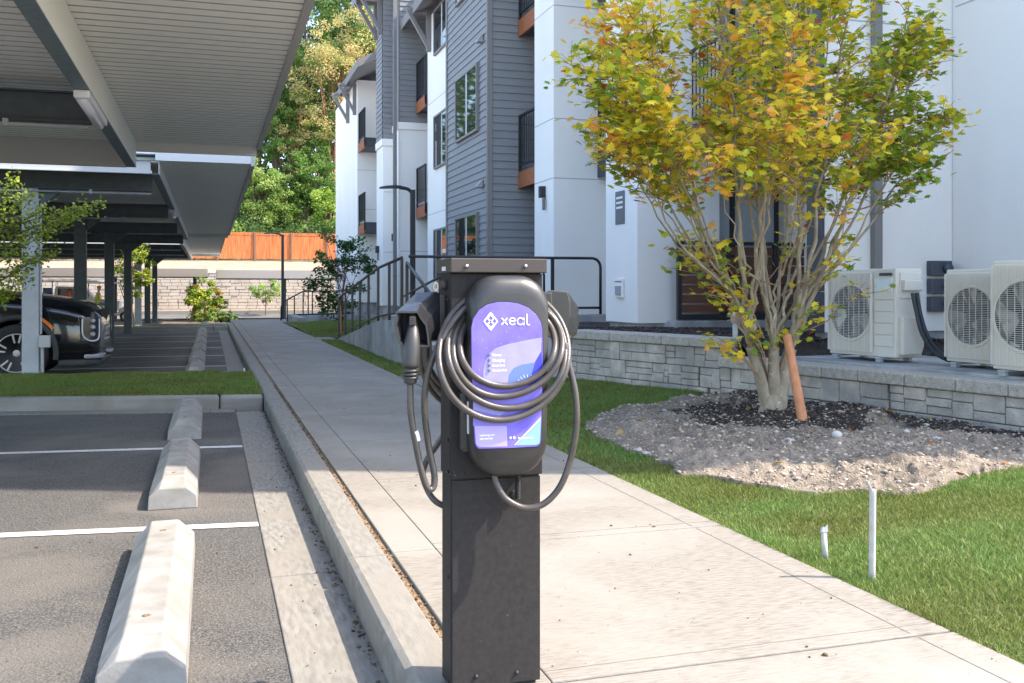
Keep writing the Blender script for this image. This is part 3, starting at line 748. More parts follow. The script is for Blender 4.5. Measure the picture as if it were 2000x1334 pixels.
# wall fixtures
def wall_light(x, y, z):
    l = part('wall_light', MB().box(x-.10,x,y-.055,y+.055,z,z+.20), blackm, bevel=.004)
    MB().box(x-.07,x-.02,y-.10,y-.056,z-.22,z-.001).build('lower_shade', M('light_shade',(.16,.155,.15),rough=.5), l, bevel=.004)
q = aX(1064,388,5.59); wall_light(5.59,q.y,2.75)
wall_light(4.95,26.7,2.5); wall_light(4.66,27.7,2.2); 
q = aX(1212,565,5.59)
pl = part('intercom', MB().box(5.555,5.588,q.y-.13,q.y+.13,1.03,1.30), white, bevel=.006)
MB().box(5.530,5.554,q.y-.09,q.y+.07,1.07,1.20).build('keypad', M('grey_plate',(.30,.33,.38),rough=.4), pl, bevel=.005)
MB().box(5.548,5.5545,q.y-.11,q.y+.11,1.255,1.265).build('hood', trimd, pl)
q = aX(1212,420,5.59)
sg = part('wall_sign', MB().box(5.572,5.588,q.y-.15,q.y+.15,2.08,2.55), M('sign_grey',(.13,.13,.14),rough=.5), bevel=.003)
sm_ = MB()
for i, zz in enumerate((2.44,2.37,2.30)):
    for j in range(5): sm_.box(5.569,5.5715,q.y-.11+.045*j,q.y-.075+.045*j,zz,zz+.03)
sm_.build('sign_letters', inkw, sg)
# electrical disconnects on the wing wall
for i, zz in enumerate((1.30,1.10,.90)):
    b = part('disconnect_box', MB().box(7.70,7.98,8.86,8.948,zz,zz+.17), M('box_slate',(.06,.066,.085),rough=.45), bevel=.008)
    MB().lathe((7.90,8.855,zz+.085),[(0,-.055),(.05,-.05),(.055,-.01),(.055,.004)],'y',18).build('cover_boss', M('box_slate2',(.05,.055,.075),rough=.35), b)
# slatted patio fence
gf = empty('patio_fence', (6.9,11.85,ZB), 'black framed fence of horizontal brown slats behind the maple', 'fence')
x0, x1 = aY(1325,600,11.85).x, aY(1600,600,11.85).x
fr = MB(); zt = 1.72; zb = ZB+.03
for i in range(4):
    xx = x0+(x1-x0)*i/3; fr.box(xx-.03,xx+.03,11.80,11.86,zb,zt+.04)
fr.box(x0-.03,x1+.03,11.79,11.87,zt+.041,zt+.09).box(x0+.031,x1-.031,11.81,11.85,zb,zb+.08)
fr.build('frame', blackm, gf, bevel=.004)
for i in range(3):
    sl = MB(); a = x0+(x1-x0)*i/3+.032; b = x0+(x1-x0)*(i+1)/3-.032
    for kk in range(7): sl.box(a,b,11.815,11.84,zb+.10+kk*.132,zb+.10+kk*.132+.112)
    sl.build('slat_panel', slatw, gf, bevel=.003)
# ================================================================== LANDING, RAMP, RAILINGS
la = MB()
la.box(2.8,6.85,14.9,16.6,-.2,.72).box(2.8,4.3,13.3,14.9,-.2,.36).box(2.8,4.3,14.1,14.899,.361,.54).box(2.8,4.3,12.7,13.299,-.2,.18)
lo_ = la.build('entrance_landing', concw, bevel=.008)
tag(lo_, 'grey concrete landing and steps behind the charging pedestal', 'steps')
rp = MB()
prof = [(22.0,-.2),(22.0,.03),(16.6,.60),(14.4,.70),(14.4,-.2)]
rp.prism([(a,b) for a,b in prof],'x',2.76,2.799)
rp.prism([(22.0,-.2),(22.0,.0),(16.61,.66),(16.61,-.2)],'x',2.80,4.25)
ro = rp.build('ramp', concw, bevel=.006)
tag(ro, 'long sloping concrete ramp beside the sidewalk, stained grey side wall', 'ramp')
def rail(name, path, posts_every, label, h=.93, bottom=.10, group=None, curve_end=False, pick=None):
    # path: base points; posts + top rail + bottom rail
    P = [Vector(p) for p in path]
    o = empty(name, P[0], label, 'railing', group)
    up = Vector((0,0,1))
    MB().tube([p+up*h for p in P], .024, 10).build('handrail', bronzem, o)
    if bottom: MB().tube([p+up*bottom for p in P], .016, 8).build('bottom_rail', bronzem, o)
    for a, b in zip(P[:-1], P[1:]):
        n = max(1, round((b-a).length/posts_every))
        for i in range(n+1):
            if i == 0 and a != P[0]: continue
            p = a.lerp(b, i/n)
            MB().box(p.x-.021,p.x+.021,p.y-.021,p.y+.021,p.z,p.z+h-.02).build('post', bronzem, o)
    return o
rail('ramp_railing', [(2.78,21.9,.03),(2.78,16.6,.59),(2.78,14.45,.70)], 1.05, 'long dark railing climbing the side of the concrete ramp')
rail('stair_railing', [(2.84,14.35,.62),(2.84,12.75,.16)], 1.5, 'short dark stair rail dropping toward the camera left of the pedestal', bottom=0)
rail('ramp_railing', [(4.2,21.9,.03),(4.2,16.7,.60)], 1.3, 'inner dark handrail on the building side of the ramp')
# landing railing with rounded end
lr = empty('landing_railing', (5.0,15.02,.72), 'black landing railing with rounded end right of the pedestal', 'railing')
yr = 15.02; zt = .72+.95
xr = aY(1176,560,yr).x; xm = aY(1079,560,yr).x
pts = [(3.0,yr,zt),(xr-.18,yr,zt)]+[(xr-.18+.15*math.sin(a),yr,zt-.15+.15*math.cos(a)) for a in np.linspace(.2,R(90),6)]+[(xr-.03,yr,.73)]
MB().tube(pts,.024,10).build('top_rail', blackm, lr)
MB().tube([(3.0,yr,.72+.12),(xr-.03,yr,.72+.12)],.02,8).build('bottom_rail', blackm, lr)
MB().box(xm-.025,xm+.025,yr-.02,yr+.02,.72,zt-.02).build('post', blackm, lr)
pts = [(4.2,yr+.08,zt-.17),(xm-.24,yr+.08,zt-.17)]+[(xm-.24+.12*math.sin(a),yr+.08,zt-.29+.12*math.cos(a)) for a in np.linspace(.2,R(90),5)]+[(xm-.12,yr+.08,.73)]
MB().tube(pts,.02,10).build('inner_rail', blackm, lr)
# far switchback railing
fw = MB().prism([(23.6,-.1),(33.8,-.1),(33.8,.24),(33.0,.24)],'x',2.55,2.75)
fwo = MB().box(2.7,2.95,31.6,36.2,-.2,.24).box(2.951,6.0,36.0,36.2,-.2,.24).box(2.951,5.8,33.35,33.55,-.2,.26).build('low_wall', concw, bevel=.008)
tag(fwo, 'low concrete kerb wall under the far entrance railing', 'low wall')
rl = empty('entrance_railing', (2.3,35.5,-.1), 'far black railing with a stepped left end in front of the second carport', 'railing')
yy = 35.5; f_ = lambda px, py: aY(px, py, yy)
tp = [f_(549,626),f_(549,600)+Vector((0,0,0)),f_(553,591),f_(565,583),f_(592,569),f_(680,568),f_(752,567),f_(764,573),f_(766,592)]
MB().tube(tp,.026,8).build('handrail', blackm, rl)
for px, a, b in ((561,586,628),(575,579,620),(592,570,620),(602,569,620),(610,569,620),(640,569,616),(670,569,616),(700,568,615),(730,568,614),(742,578,612)):
    p0 = f_(px,b); p1 = f_(px,a); MB().beam(p0,p1,.04,.04,up=(0,1,0)).build('post', blackm, rl)
MB().tube([f_(570,615),f_(742,610)],.03,8).build('bottom_rail', blackm, rl)

# ================================================================== RETAINING WALLS
def block_wall(pts, ztop, zbot, label, capz=.10, thick=.30, seed=1):
    r = random.Random(seed)
    A = Vector(pts[0]); Bv = Vector(pts[-1])
    o = empty('retaining_wall', ((A+Bv)/2).to_3d()+Vector((0,0,zbot)), label, 'wall')
    body = MB(); cap = MB()
    for (a, b) in zip(pts[:-1], pts[1:]):
        a = Vector(a); b = Vector(b); L = (b-a).length; d = (b-a)/L; n = Vector((-d.y, d.x)) if Vector((-d.y,d.x)).x < 0 else Vector((d.y,-d.x))
        def P(s, q, z): v = a+d*s+n*q; return (v.x, v.y, z)
        def blk(mb, s0, s1, z0, z1, q0, q1, j=0):
            vs = [P(s0,q0,z0),P(s1,q0,z0),P(s1,q1,z0),P(s0,q1,z0),P(s0,q0,z1),P(s1,q0,z1),P(s1,q1,z1),P(s0,q1,z1)]
            mb.add(vs,[(3,2,1,0),(4,5,6,7),(0,1,5,4),(1,2,6,5),(2,3,7,6),(3,0,4,7)])
        zc = ztop-capz
        body.mi = 1; blk(body, 0, L, zbot-.2, zc-.001, -thick, -.02); body.mi = 0
        # cap stones
        s = 0
        while s < L:
            e = min(L, s+r.uniform(.40,.47)); blk(cap, s+.0025, e-.0025, zc, ztop, -thick-.02, .045+r.uniform(-.004,.004)); s = e
        # courses of moulded ashlar faces
        z = zbot-.12; course = .205; zz = zc-.003; row = 0
        while zz > zbot-.15:
            z0 = max(zz-course, zbot-.2); s = -r.uniform(0,.4)
            while s < L:
                e = s+.44
                # split the block face into 2 x n stones
                cuts = sorted([s, e]+[s+r.uniform(.1,.34)]+([s+r.uniform(.22,.3)] if r.random() < .4 else []))
                for c0, c1 in zip(cuts[:-1], cuts[1:]):
                    if c1-c0 < .05: continue
                    hs = [z0, zz] if r.random() < .3 else ([z0, z0+(zz-z0)*r.choice((.36,.5,.62)), zz] if r.random() < .7 else [z0, z0+(zz-z0)*.34, z0+(zz-z0)*.67, zz])
                    for h0, h1 in zip(hs[:-1], hs[1:]):
                        x0 = max(0,c0+.003); x1 = min(L,c1-.003)
                        if x1-x0 < .02: continue
                        blk(body, x0, x1, h0+.003, h1-.003, -.019, r.uniform(.002,.022))
                s = e
            zz -= course+.002; row += 1
    body.build('block_courses', [stone, M('stone_joint',(.22,.20,.18),rough=.95)], o, bevel=.007)
    cap.build('cap_stones', capst, o, bevel=.012)
    return o
block_wall([(4.17,11.05),(4.93,8.66)], .655, .02, 'taller end of the grey block retaining wall, left of the maple', seed=3)
block_wall([(4.93,8.655),(5.64,5.30),(5.98,3.70),(6.5,1.2)], .468, .0, 'lower stepped grey block retaining wall below the air conditioners', seed=5)
wr = MB().box(4.1,4.4,11.2,12.9,-.1,.60); 
tag(wr.build('side_wall', concw, bevel=.01), 'short concrete return wall hidden beside the steps', 'wall')
# planting level behind the walls
xs_ = np.linspace(0,1,14); ys_ = np.linspace(4.0,14.85,50)
V = []; 
for yv in ys_:
    xl = float(np.interp(yv,[3.7,5.3,8.6,11.05,14.9],[6.22,5.90,5.18,4.43,4.36]))
    for t in xs_:
        z = (.43 if yv < 8.5 else .60)+.02*math.sin(t*13+yv*5)+.03*math.sin(t*5+yv*2.2)*t
        V.append((xl+(8.2-xl)*t, yv, z))
Fq = [(j*14+i,j*14+i+1,(j+1)*14+i+1,(j+1)*14+i) for j in range(49) for i in range(13)]
struct(np_mesh('raised_bed', np.array(V), np.array(Fq), mulch))
x = rng.uniform(4.5,7.8,9000); y = rng.uniform(7.9,13,9000)
xl = np.interp(y,[3.7,5.3,8.6,11.05,14.9],[6.22,5.90,5.18,4.43,4.36]); ok = x > xl+.02; x, y, xl = x[ok], y[ok], xl[ok]; t = (x-xl)/(8.2-xl)
z = np.where(y<8.5,.43,.60)+.02*np.sin(t*13+y*5)+.03*np.sin(t*5+y*2.2)*t
tag(blobs('bark_chips', np.stack([x,y,z+.01],1), rng.uniform(.010,.026,len(x)), np.array([(.045,.032,.027)])*rng.uniform(.5,1.8,(len(x),1)), rockm, 1, .5), 'dark bark chips behind the retaining wall', kind='stuff')
padp = [(5.30,8.22),(6.75,8.22),(7.0,4.2),(6.13,4.2),(5.77,5.9)]
pad = MB().prism(padp,'z',.36,.492); tag(pad.build('equipment_pad', concw, bevel=.01), 'long flat concrete pad carrying the air conditioners', 'pad')
# drain riser by the wall
pr = empty('drain_riser', aY(1436,640,8.9)*1, 'small white and pink pipe riser behind the maple stems', 'pipe')
q = wloc(pr); MB().tube([(q.x,q.y,.5),(q.x,q.y,.80)],.028,10).build('pipe', pvc, pr)
MB().lathe((q.x,q.y,0),[(.0,.80),(.045,.80),(.05,.86),(.075,.87),(.08,.90),(0,.91)],n=14).build('cap', M('pink_cap',(.62,.45,.40),rough=.5), pr)

# ================================================================== AIR CONDITIONERS
def ac_unit(fx, fy, ang, w, h, d, label, name='air_conditioner'):
    o = empty(name, (fx,fy,.492), label, 'air conditioner', 'outdoor air conditioners on the pad', rz=ang)
    # local: front face looks along -x; width runs along -y from 0 to -w; depth along +x
    zb = .045; zt = zb+h; yf = -w*.68
    cb = MB(); cb.box(.004,d,-w,0,zb,zt); cb.build('cabinet', acm, o, bevel=.012, local=True)
    MB().box(-.010,.004,yf,-.012,zb+.03,zt-.028).build('front_panel', acm, o, bevel=.006, local=True)
    cy = yf/2-.006; cz = zb+h*.5+.0; r = min(abs(yf)/2-.03, h*.40)
    ring = MB().lathe((0,cy,cz),[(r+.03,-.010),(r+.025,-.020),(r+.004,-.022),(r,-.0125)],'x',40); ring.build('fan_ring', acm, o, local=True)
    MB().lathe((0,cy,cz),[(0,-.0115),(r,-.0115),(r,-.0125),(0,-.0125)],'x',40).build('fan_opening', acd, o, local=True)
    fb = MB()
    for kq in range(3):
        a0 = kq*2.094+.4
        pts = [(-.0128-.002*(i%2), cy+rr*math.cos(a0+aa), cz+rr*math.sin(a0+aa)) for i,(rr,aa) in enumerate(((.05,0),(r*.6,-.1),(r*.92,.1),(r*.9,.7),(r*.6,.75),(.05,.9)))]
        fb.add(pts,[(0,1,2,3,4,5)])
    fb.lathe((-.012,cy,cz),[(0,-.005),(.05,-.004),(.055,0)],'x',16)
    fb.build('fan_blade', M('ac_fan',(.03,.033,.042),rough=.5), o, local=True)
    gr = MB(); nz = 48
    for i in range(nz):
        z = zb+.045+i*(h-.09)/(nz-1); gr.box(-.031,-.0275,yf+.008,-.018,z-.0016,z+.0016)
    for i in range(9):
        y = yf+.02+i*(abs(yf)-.045)/8; gr.box(-.027,-.0235,y-.0018,y+.0018,zb+.04,zt-.04)
    gr.box(-.030,-.010,yf+.002,yf+.008,zb+.04,zt-.04).box(-.030,-.010,-.018,-.012,zb+.04,zt-.04)
    gr.build('fan_grille', M('grille_wire',(.78,.73,.66),rough=.4), o, local=True)
    sp = MB()
    for i in range(6):
        z = zb+.10+i*.105
        if z < zt-.22: sp.box(-.006,.003,-w+.03,yf-.02,z,z+.092)
    sp.build('louvre_panel', acm, o, bevel=.006, local=True)
    MB().box(-.009,.0035,-w+.035,yf-.025,zt-.20,zt-.09).build('label_plate', acl, o, local=True)
    MB().box(-.009,.0035,-w+.04,yf-.08,zt-.065,zt-.04).build('badge', trimd, o, local=True)
    # side (faces -y): access cover and valve cover
    MB().box(.05,d-.03,-w-.012,-w+.001,zt-.27,zt-.035).build('access_cover', acm, o, bevel=.005, local=True)
    MB().prism([(.04,zb+.03),(d-.06,zb+.03),(d-.03,zb+.10),(d-.03,zb+.30),(d-.13,zb+.36),(.04,zb+.38)],'y',-w-.05,-w+.001).build('valve_cover', acm, o, bevel=.01, local=True)
    MB().box(.06,d-.05,-w-.055,-w-.0125,zt-.20,zt-.105).build('terminal_box', acm, o, bevel=.01, local=True)
    for y in (-.12,-w+.16):
        MB().box(-.05,d+.03,y-.035,y+.035,.030,.044).box(-.045,-.005,y-.03,y+.03,.001,.0295).box(d-.03,d+.02,y-.03,y+.03,.001,.0295).build('foot', M('foot_grey',(.42,.46,.48),rough=.4,metal=.4), o, bevel=.003, local=True)
    return o
ang = math.atan2(.11,.80)
ac_unit(5.69,7.93,ang,.81,.80,.33,'complete beige air conditioner left of the others, its side cover and hoses showing')
ac_unit(6.00,6.74,ang*.7,.78,.78,.33,'middle beige air conditioner, right half hidden by the nearest unit')
ac_unit(5.76,5.98,ang*.7,.84,.83,.34,'nearest and tallest air conditioner, cut by the right edge of the photo')
ho = empty('refrigerant_hose', (6.05,7.0,.5), 'pair of black insulated hoses curving from the left air conditioner to the pad', 'hose')
hx = 6.0
for i, dx in enumerate((0,.045)):
    pts = [aY(1782+9*i,572,7.03),aY(1790+7*i,610,7.0),aY(1800+9*i,650,6.96),aY(1822+8*i,685,6.92),aY(1848+3*i,702-3*i,6.86),aY(1872,708,6.85)]
    MB().tube(spline(pts,6),.018,8).build('hose_line', hose, ho)

# ================================================================== PIPES IN THE LAWN, STAKE
s1 = empty('pipe_stake', (0,0,0), 'taller white pipe stake standing in the lawn at right', 'pipe', 'white pipe stakes in the lawn')
b = G(1703,1119,.02); s1.location = b
t_ = b+Vector((.004,0,.335))
MB().tube([b-Vector((0,0,.05)),t_],.0135,14,cap=False).tube([b-Vector((0,0,.05)),t_-Vector((0,0,.002))],.0105,14).build('pipe', pvc, s1)
fl = MB(); c = t_+Vector((-.012,0,0)); fl.beam(c+Vector((.006,-.004,-.01)),c+Vector((-.018,.0,.035)),.020,.006).beam(c+Vector((-.012,0,.01)),c+Vector((-.002,0,.042)),.006,.003)
fl.build('torn_tip', pvc, s1)
s2 = empty('pipe_stake', (0,0,0), 'short leaning white pipe stub with a ragged top beside the sidewalk', 'pipe', 'white pipe stakes in the lawn')
b = G(1613,1088,.0); s2.location = b; t_ = b+Vector((-.012,.0,.125))
MB().tube([b-Vector((0,0,.05)),t_],.0125,14).build('pipe', pvc, s2)
MB().prism([(t_.x-.022,t_.z-.01),(t_.x+.012,t_.z-.015),(t_.x+.010,t_.z+.018),(t_.x-.002,t_.z+.006),(t_.x-.012,t_.z+.012)],'y',t_.y-.015,t_.y-.011).build('torn_tape', M('grey_tape',(.42,.42,.46),rough=.5), s2)
b = G(1571,838,.09); t_ = aY(1537,655,b.y+.28)
st = MB().tube([b-Vector((0,0,.1)),b,b.lerp(t_,.5),t_],[.040,.039,.036,.033],12)
sto = st.build('wooden_stake', stakew, loc=b); tag(sto, 'orange brown round wooden stake leaning against the maple', 'stake')

# ================================================================== MAPLE
def seg_path(p, d, L, n, wob, bend=Vector((0,0,0)), r=random):
    P = [Vector(p)]; d = Vector(d).normalized()
    for i in range(n):
        d = (d+Vector((r.gauss(0,wob),r.gauss(0,wob),r.gauss(0,wob)))+bend).normalized()
        P.append(P[-1]+d*L/n)
    return P
base = Vector((4.41,6.89,.06))
mp_ = empty('maple_tree', base, 'multi stemmed maple turning yellow and orange in the soil bed', 'tree')
r = random.Random(21)
tr = MB(); br = MB(); LP = []; LD = []
# root flare and short bole, splitting in three
bole = [base+Vector(v) for v in ((0,0,-.1),(.0,0,.02),(.0,0,.12),(.01,0,.22))]
tr.tube(bole,[.19,.155,.11,.095],12)
subs = []
for (dx, dy, h, rr) in ((-.16,.02,.62,.048),(-.02,-.03,.62,.050),(.13,.0,.60,.062),(.06,.08,.6,.045),(-.08,.08,.55,.045)):
    P = spline([base+Vector((dx*.25,dy*.3,.08)), base+Vector((dx*.5,dy*.6,.25)), base+Vector((dx*.8,dy,.42)), base+Vector((dx*1.25,dy*1.4,h))],5)
    tr.tube(P,[rr*1.25+(rr*.8-rr*1.25)*i/(len(P)-1) for i in range(len(P))],10); subs.append((P[-1], rr*.8))
stems = []
NST = 18
ENDS = [(1178,135,6.8),(1215,290,7.1),(1250,60,6.5),(1270,360,6.9),(1225,205,6.5),(1215,50,7.2),(1260,180,6.2),(1230,290,6.4),(1825,250,6.7),(1805,90,6.9),(1750,320,6.5),(1400,330,5.9),(1560,260,5.8),(1680,300,6.0)]
for i in range(NST+len(ENDS)):
    p0, r0 = subs[i % 5]
    side = -1 if i%5 in (0,4) else (1 if i%5 == 2 else r.choice((-1,1)))
    az = i*2.39996+r.uniform(-.3,.3); sp = math.sqrt((i+.6)/NST)
    hx_, hy_ = math.cos(az)*sp, math.sin(az)*sp
    if i % 5 in (0,4) and hx_ > .2: hx_ = -hx_
    if i % 5 == 2 and hx_ < -.2: hx_ = -hx_
    end = base+Vector((hx_*(1.5 if hx_ < 0 else 1.3), hy_*1.15, 4.7-2.15*sp**1.5+r.uniform(-.3,.3)))
    if i >= NST:
        ex, ey, eY = ENDS[i-NST]; end = aY(ex,ey,eY); p0, r0 = subs[4] if ex < 1350 else (subs[2] if ex > 1600 else subs[1])
        if ex < 1350 and i % 2: p0, r0 = subs[0]
        hx_, hy_ = (end.x-base.x)/1.5, (end.y-base.y)/1.5; r0 *= .8
    c1 = p0+Vector((hx_*.22, hy_*.18, .45)); c2 = p0.lerp(end,.55)+Vector((hx_*.04,hy_*.02,.0)); c2.x += r.uniform(-.06,.06)
    P = spline([p0, c1, c2, end], 8)
    for kk in range(2,len(P)): P[kk] = P[kk]+Vector((r.gauss(0,.012),r.gauss(0,.012),0))
    rs = r0*r.uniform(.48,.70)
    (tr if True else br).tube(P,[rs*(1-.86*j/(len(P)-1)) for j in range(len(P))],7)
    stems.append((P, rs, sp, Vector((hx_,hy_,0))))
    for j in range(4, len(P)):
        t = j/(len(P)-1)
        if P[j].z < 1.75 and r.random() < .96: continue
        for q in range(1 if P[j].z < 2.0 else (3 if i >= NST or j % 2 else 2)):
            out = Vector((r.gauss(0,1),r.gauss(0,1),r.uniform(0,1.0))); out = (out.normalized()+Vector((hx_,hy_,.25))*.8).normalized()
            Lt = r.uniform(.3,.78)*(1.05-.55*t)
            T = seg_path(P[j], out, Lt, 5, .12, Vector((0,0,.05)), r)
            br.tube(T,[.0062*(1-.13*u) for u in range(6)],4,cap=False)
            for u in range(2,6):
                n_ = 3 if u < 5 else 4
                for _ in range(n_-(1 if u%2 else 0)): LP.append(T[u]+Vector((r.gauss(0,.055),r.gauss(0,.055),r.gauss(0,.02))))
            for s_ in range(2):
                o2 = (out+Vector((r.gauss(0,.8),r.gauss(0,.8),r.gauss(0,.25)))).normalized()
                T2 = seg_path(T[r.randint(2,4)], o2, Lt*.55, 3, .12, Vector((0,0,0)), r)
                br.tube(T2,[.004,.0033,.0026,.0018],3,cap=False)
                for u in range(1,4):
                    for _ in range(2): LP.append(T2[u]+Vector((r.gauss(0,.05),r.gauss(0,.05),r.gauss(0,.018))))
# a few low sprouts with leaves
for (px, py) in ((1200+185,652),(1300+95,668),(1450,610),(1390,560),(1470,660),(1600,590),(1420,520),(1560,640)):
    e = aY(px,py,6.75+r.uniform(-.2,.2)); s0 = base+Vector(((e.x-base.x)*.25,(e.y-base.y)*.3,max(.3,(e.z-base.z)*.55)))
    T = spline([s0, s0.lerp(e,.5)+Vector((0,0,.05)), e],5); br.tube(T,[.007*(1-.06*u) for u in range(len(T))],5,cap=False)
    for u in range(4,len(T)):
        for _ in range(3): LP.append(T[u]+Vector((r.gauss(0,.06),r.gauss(0,.06),r.gauss(0,.03))))
tr.build('trunk', barkm, mp_); br.build('branches', M('twig_bark',(.36,.22,.13),rough=.8), mp_)
LPn = np.array([p[:] for p in LP]); nL = len(LPn)
u_ = rng.random(nL); side = np.clip((4.45-LPn[:,0])/1.3+.35*(LPn[:,1]<6.9)+.25*rng.normal(size=nL),-1,1)
cg = np.array([.46,.52,.05]); cy_ = np.array([.88,.70,.06]); co = np.array([.92,.46,.09]); cr = np.array([.55,.10,.04]); cd = np.array([.24,.36,.045])
clump = vnoise(LPn[:,0]+LPn[:,2]*.7, LPn[:,1]+LPn[:,2]*.5, 3.3, 31)
val = u_*.8+side*.22+clump*.38
cols = np.where((val<.17)[:,None], cd, np.where((val<.42)[:,None], cg, np.where((val<.86)[:,None], cy_, co)))
cols = np.where((rng.random(nL)<.012)[:,None], cr, cols)*rng.uniform(.75,1.25,(nL,1))
leafcloud('leaves', LPn, .068, cols, shape=MAPLE, tilt=.42, parent=mp_)

# ================================================================== CHARGING STATION
PX, PY = .794, 2.75
CS = empty('charging_station', (PX,PY,0), 'black pedestal charging station with purple panel and coiled cables', 'charger')
pf = 2.655; xl_, xr_ = aY(881,1200,2.655).x, aY(1055,1200,2.655).x
ped = MB().box(xl_,xr_,pf+.006,pf+.112,.010,.62)
ped.box(xl_-.003,xr_+.003,pf+.003,pf+.118,.615,1.20)
po = ped.build('pedestal', pedm, CS, bevel=.0035)
MB().box(xl_+.003,xr_,pf-.0005,pf+.0055,.012,.606).build('front_cover', pedm, po, bevel=.0015)
MB().box(xl_-.001,xr_+.005,pf-.004,pf+.0025,.612,1.195).build('upper_cover', pedm, po, bevel=.0015)
MB().box(xl_+.01,xr_-.01,pf+.012,pf+.10,.0,.0095).build('foot_plate', pedm, po)
cap = MB().box(xl_-.008,xr_+.012,pf-.028,pf+.145,1.197,1.238).build('top_cap', capm, CS, bevel=.003)
MB().box(xl_-.0095,xl_-.0082,pf+.03,pf+.075,1.203,1.215).build('white_sticker', stick, cap)
def screw(px, py, y, parent, r=.0062):
    p = aY(px,py,y)
    MB().lathe((p.x,y,p.z),[(0,-.006),(r*.45,-.006),(r*.5,-.0035),(r*.9,-.004),(r,0)],'y',14).build('screw', steelb if parent is cap else blackm, parent)
for px, py in ((911,520),(1026,520)): screw(px,py,pf-.0285,cap)
for px, py in ((905,926),(930,1321),(1009,1313),(1010,558),(880,926)): screw(px,py,pf-.001,po)
for z in (1.12,.72,.63,.33,.03):
    MB().lathe((xl_-.004,pf+.02,z),[(0,-.004),(.005,-.004),(.006,0)],'x',10).build('side_screw', blackm, po)
# hasp and round lock on the left side, near the cap
lk = MB().lathe((xl_-.002,pf+.045,1.162),[(0,-.018),(.013,-.018),(.014,0)],'x',18).build('cam_lock', capm, CS)
hs = MB(); 
ring = [( -.0,.0)]
def flat_ring(mb, c, ro, ri, stretch, x0, x1, n=20):
    o_ = [(c[0]+ro*math.cos(a), c[1]+ro*stretch*math.sin(a)) for a in np.linspace(0,2*math.pi,n,endpoint=False)]
    i_ = [(c[0]+ri*math.cos(a), c[1]+ri*stretch*1.05*math.sin(a)) for a in np.linspace(0,2*math.pi,n,endpoint=False)]
    vs = [(p[0],x0,p[1]) for p in o_]+[(p[0],x0,p[1]) for p in i_]+[(p[0],x1,p[1]) for p in o_]+[(p[0],x1,p[1]) for p in i_]
    fs = []
    for j in range(n):
        k = (j+1)%n; fs += [(j,k,n+k,n+j),(2*n+j,2*n+k,3*n+k,3*n+j),(j,k,2*n+k,2*n+j),(n+j,n+k,3*n+k,3*n+j)]
    mb.add(vs,fs)
c = aY(851,560,2.68); flat_ring(hs,(c.x,c.z),.0085,.0035,1.75,2.678,2.684)
hs.build('hasp', M('worn_brass',(.36,.33,.26),rough=.35,metal=.6), CS, bevel=.001)

# --- charger body
def rrect(cx, cz, w, h, rt, rb, y, n=9, taper=0):
    pts = []
    for (sx, sz, rr, a0) in ((1,1,rt,0),(-1,1,rt,90),(-1,-1,rb,180),(1,-1,rb,270)):
        x0 = cx+sx*(w/2-rr); z0 = cz+sz*(h/2-rr)
        for i in range(n):
            a = R(a0+90*i/(n-1)); x = x0+rr*math.cos(a); z = z0+rr*math.sin(a)
            x = cx+(x-cx)*(1-taper*(cz+h/2-z)/h)
            pts.append(Vector((x,y,z)))
    return pts
ct = aY(989,538,2.60); cb_ = aY(989,929,2.60)
UX = (aY(911,640,2.60).x+aY(1068,640,2.60).x)/2; UZ = (ct.z+cb_.z)/2; UH = ct.z-cb_.z; UW = aY(1067,640,2.60).x-aY(911,640,2.60).x
body = MB(); tp_ = .07
S = [(2.648,-.03,-.03,.075,.075),(2.636,0,0,.088,.092),(2.598,0,0,.088,.092),(2.580,-.003,-.006,.088,.092),(2.569,-.008,-.020,.086,.090),(2.561,-.014,-.046,.083,.087),(2.556,-.020,-.076,.079,.083),(2.553,-.026,-.104,.074,.070)]
body.loft([rrect(UX,UZ-(.004 if dz < -.09 else 0),UW+dx,UH+dz,a,b,y,taper=tp_) for y,dx,dz,a,b in S])
U = body.build('charger_unit', plas, CS)
MB().loft([rrect(UX,UZ-.005,UW*.9,UH*.78,.05,.05,y,taper=.05) for y in (2.640,2.6565)]).build('mounting_plate', plas, U)
wbx = MB().box(aY(893,800,2.66).x,UX,2.612,2.6585,aY(900,880,2.66).z,aY(900,760,2.66).z).build('wall_bracket', plas, U, bevel=.014, seg=4)
p0 = aY(898,785,2.60); p1 = aY(904,848,2.60)
MB().box(UX-UW/2-.0006+.0045,UX-UW/2+.004+.0045,2.598,2.617,p1.z,p0.z).build('rating_label', stick, U)
# screen outline from the photograph's panel, on the flat front
YP = 2.5525
def sc_pts(l, y): return [aY(px,py,y) for px,py in l]
pan = [(920.5,640),(924,623),(935,606),(951,595),(972,590),(992,590),(1012,593),(1032,601),(1047,614),(1056,629),(1059,645),(1060,700),(1058,780),(1056,860),(1053,869),(1047,872),(990,875),(935,876),(930,872),(927,864),(924,800),(921,720)]
def plate(pts, y, d, mat, name, parent, bevel=0):
    P = sc_pts(pts, y)
    mb = MB().prism([(p.x,p.z) for p in P],'y',y-d,y)
    return mb.build(name, mat, parent, bevel=bevel)
rim = [(990+(x-990)*1.022, 733+(y-733)*1.012) for x,y in pan]
plate(rim, YP, .0004, rubd, 'panel_gasket', U)
face = plate(pan, YP-.0004, .0016, purple, 'display_panel', U, .0005)
yy = YP-.0022
ART = [0]
def art(pts, i, mat, nm='artwork'): ART[0] += 1; plate(pts, yy-.00008*ART[0], .00006, mat, nm, face)
art([(1058,659),(1030,664),(992,672),(968,680),(957,690),(948,704),(944,724),(944,753),(1000,753),(1035,753),(1056,700)],0,lilac)
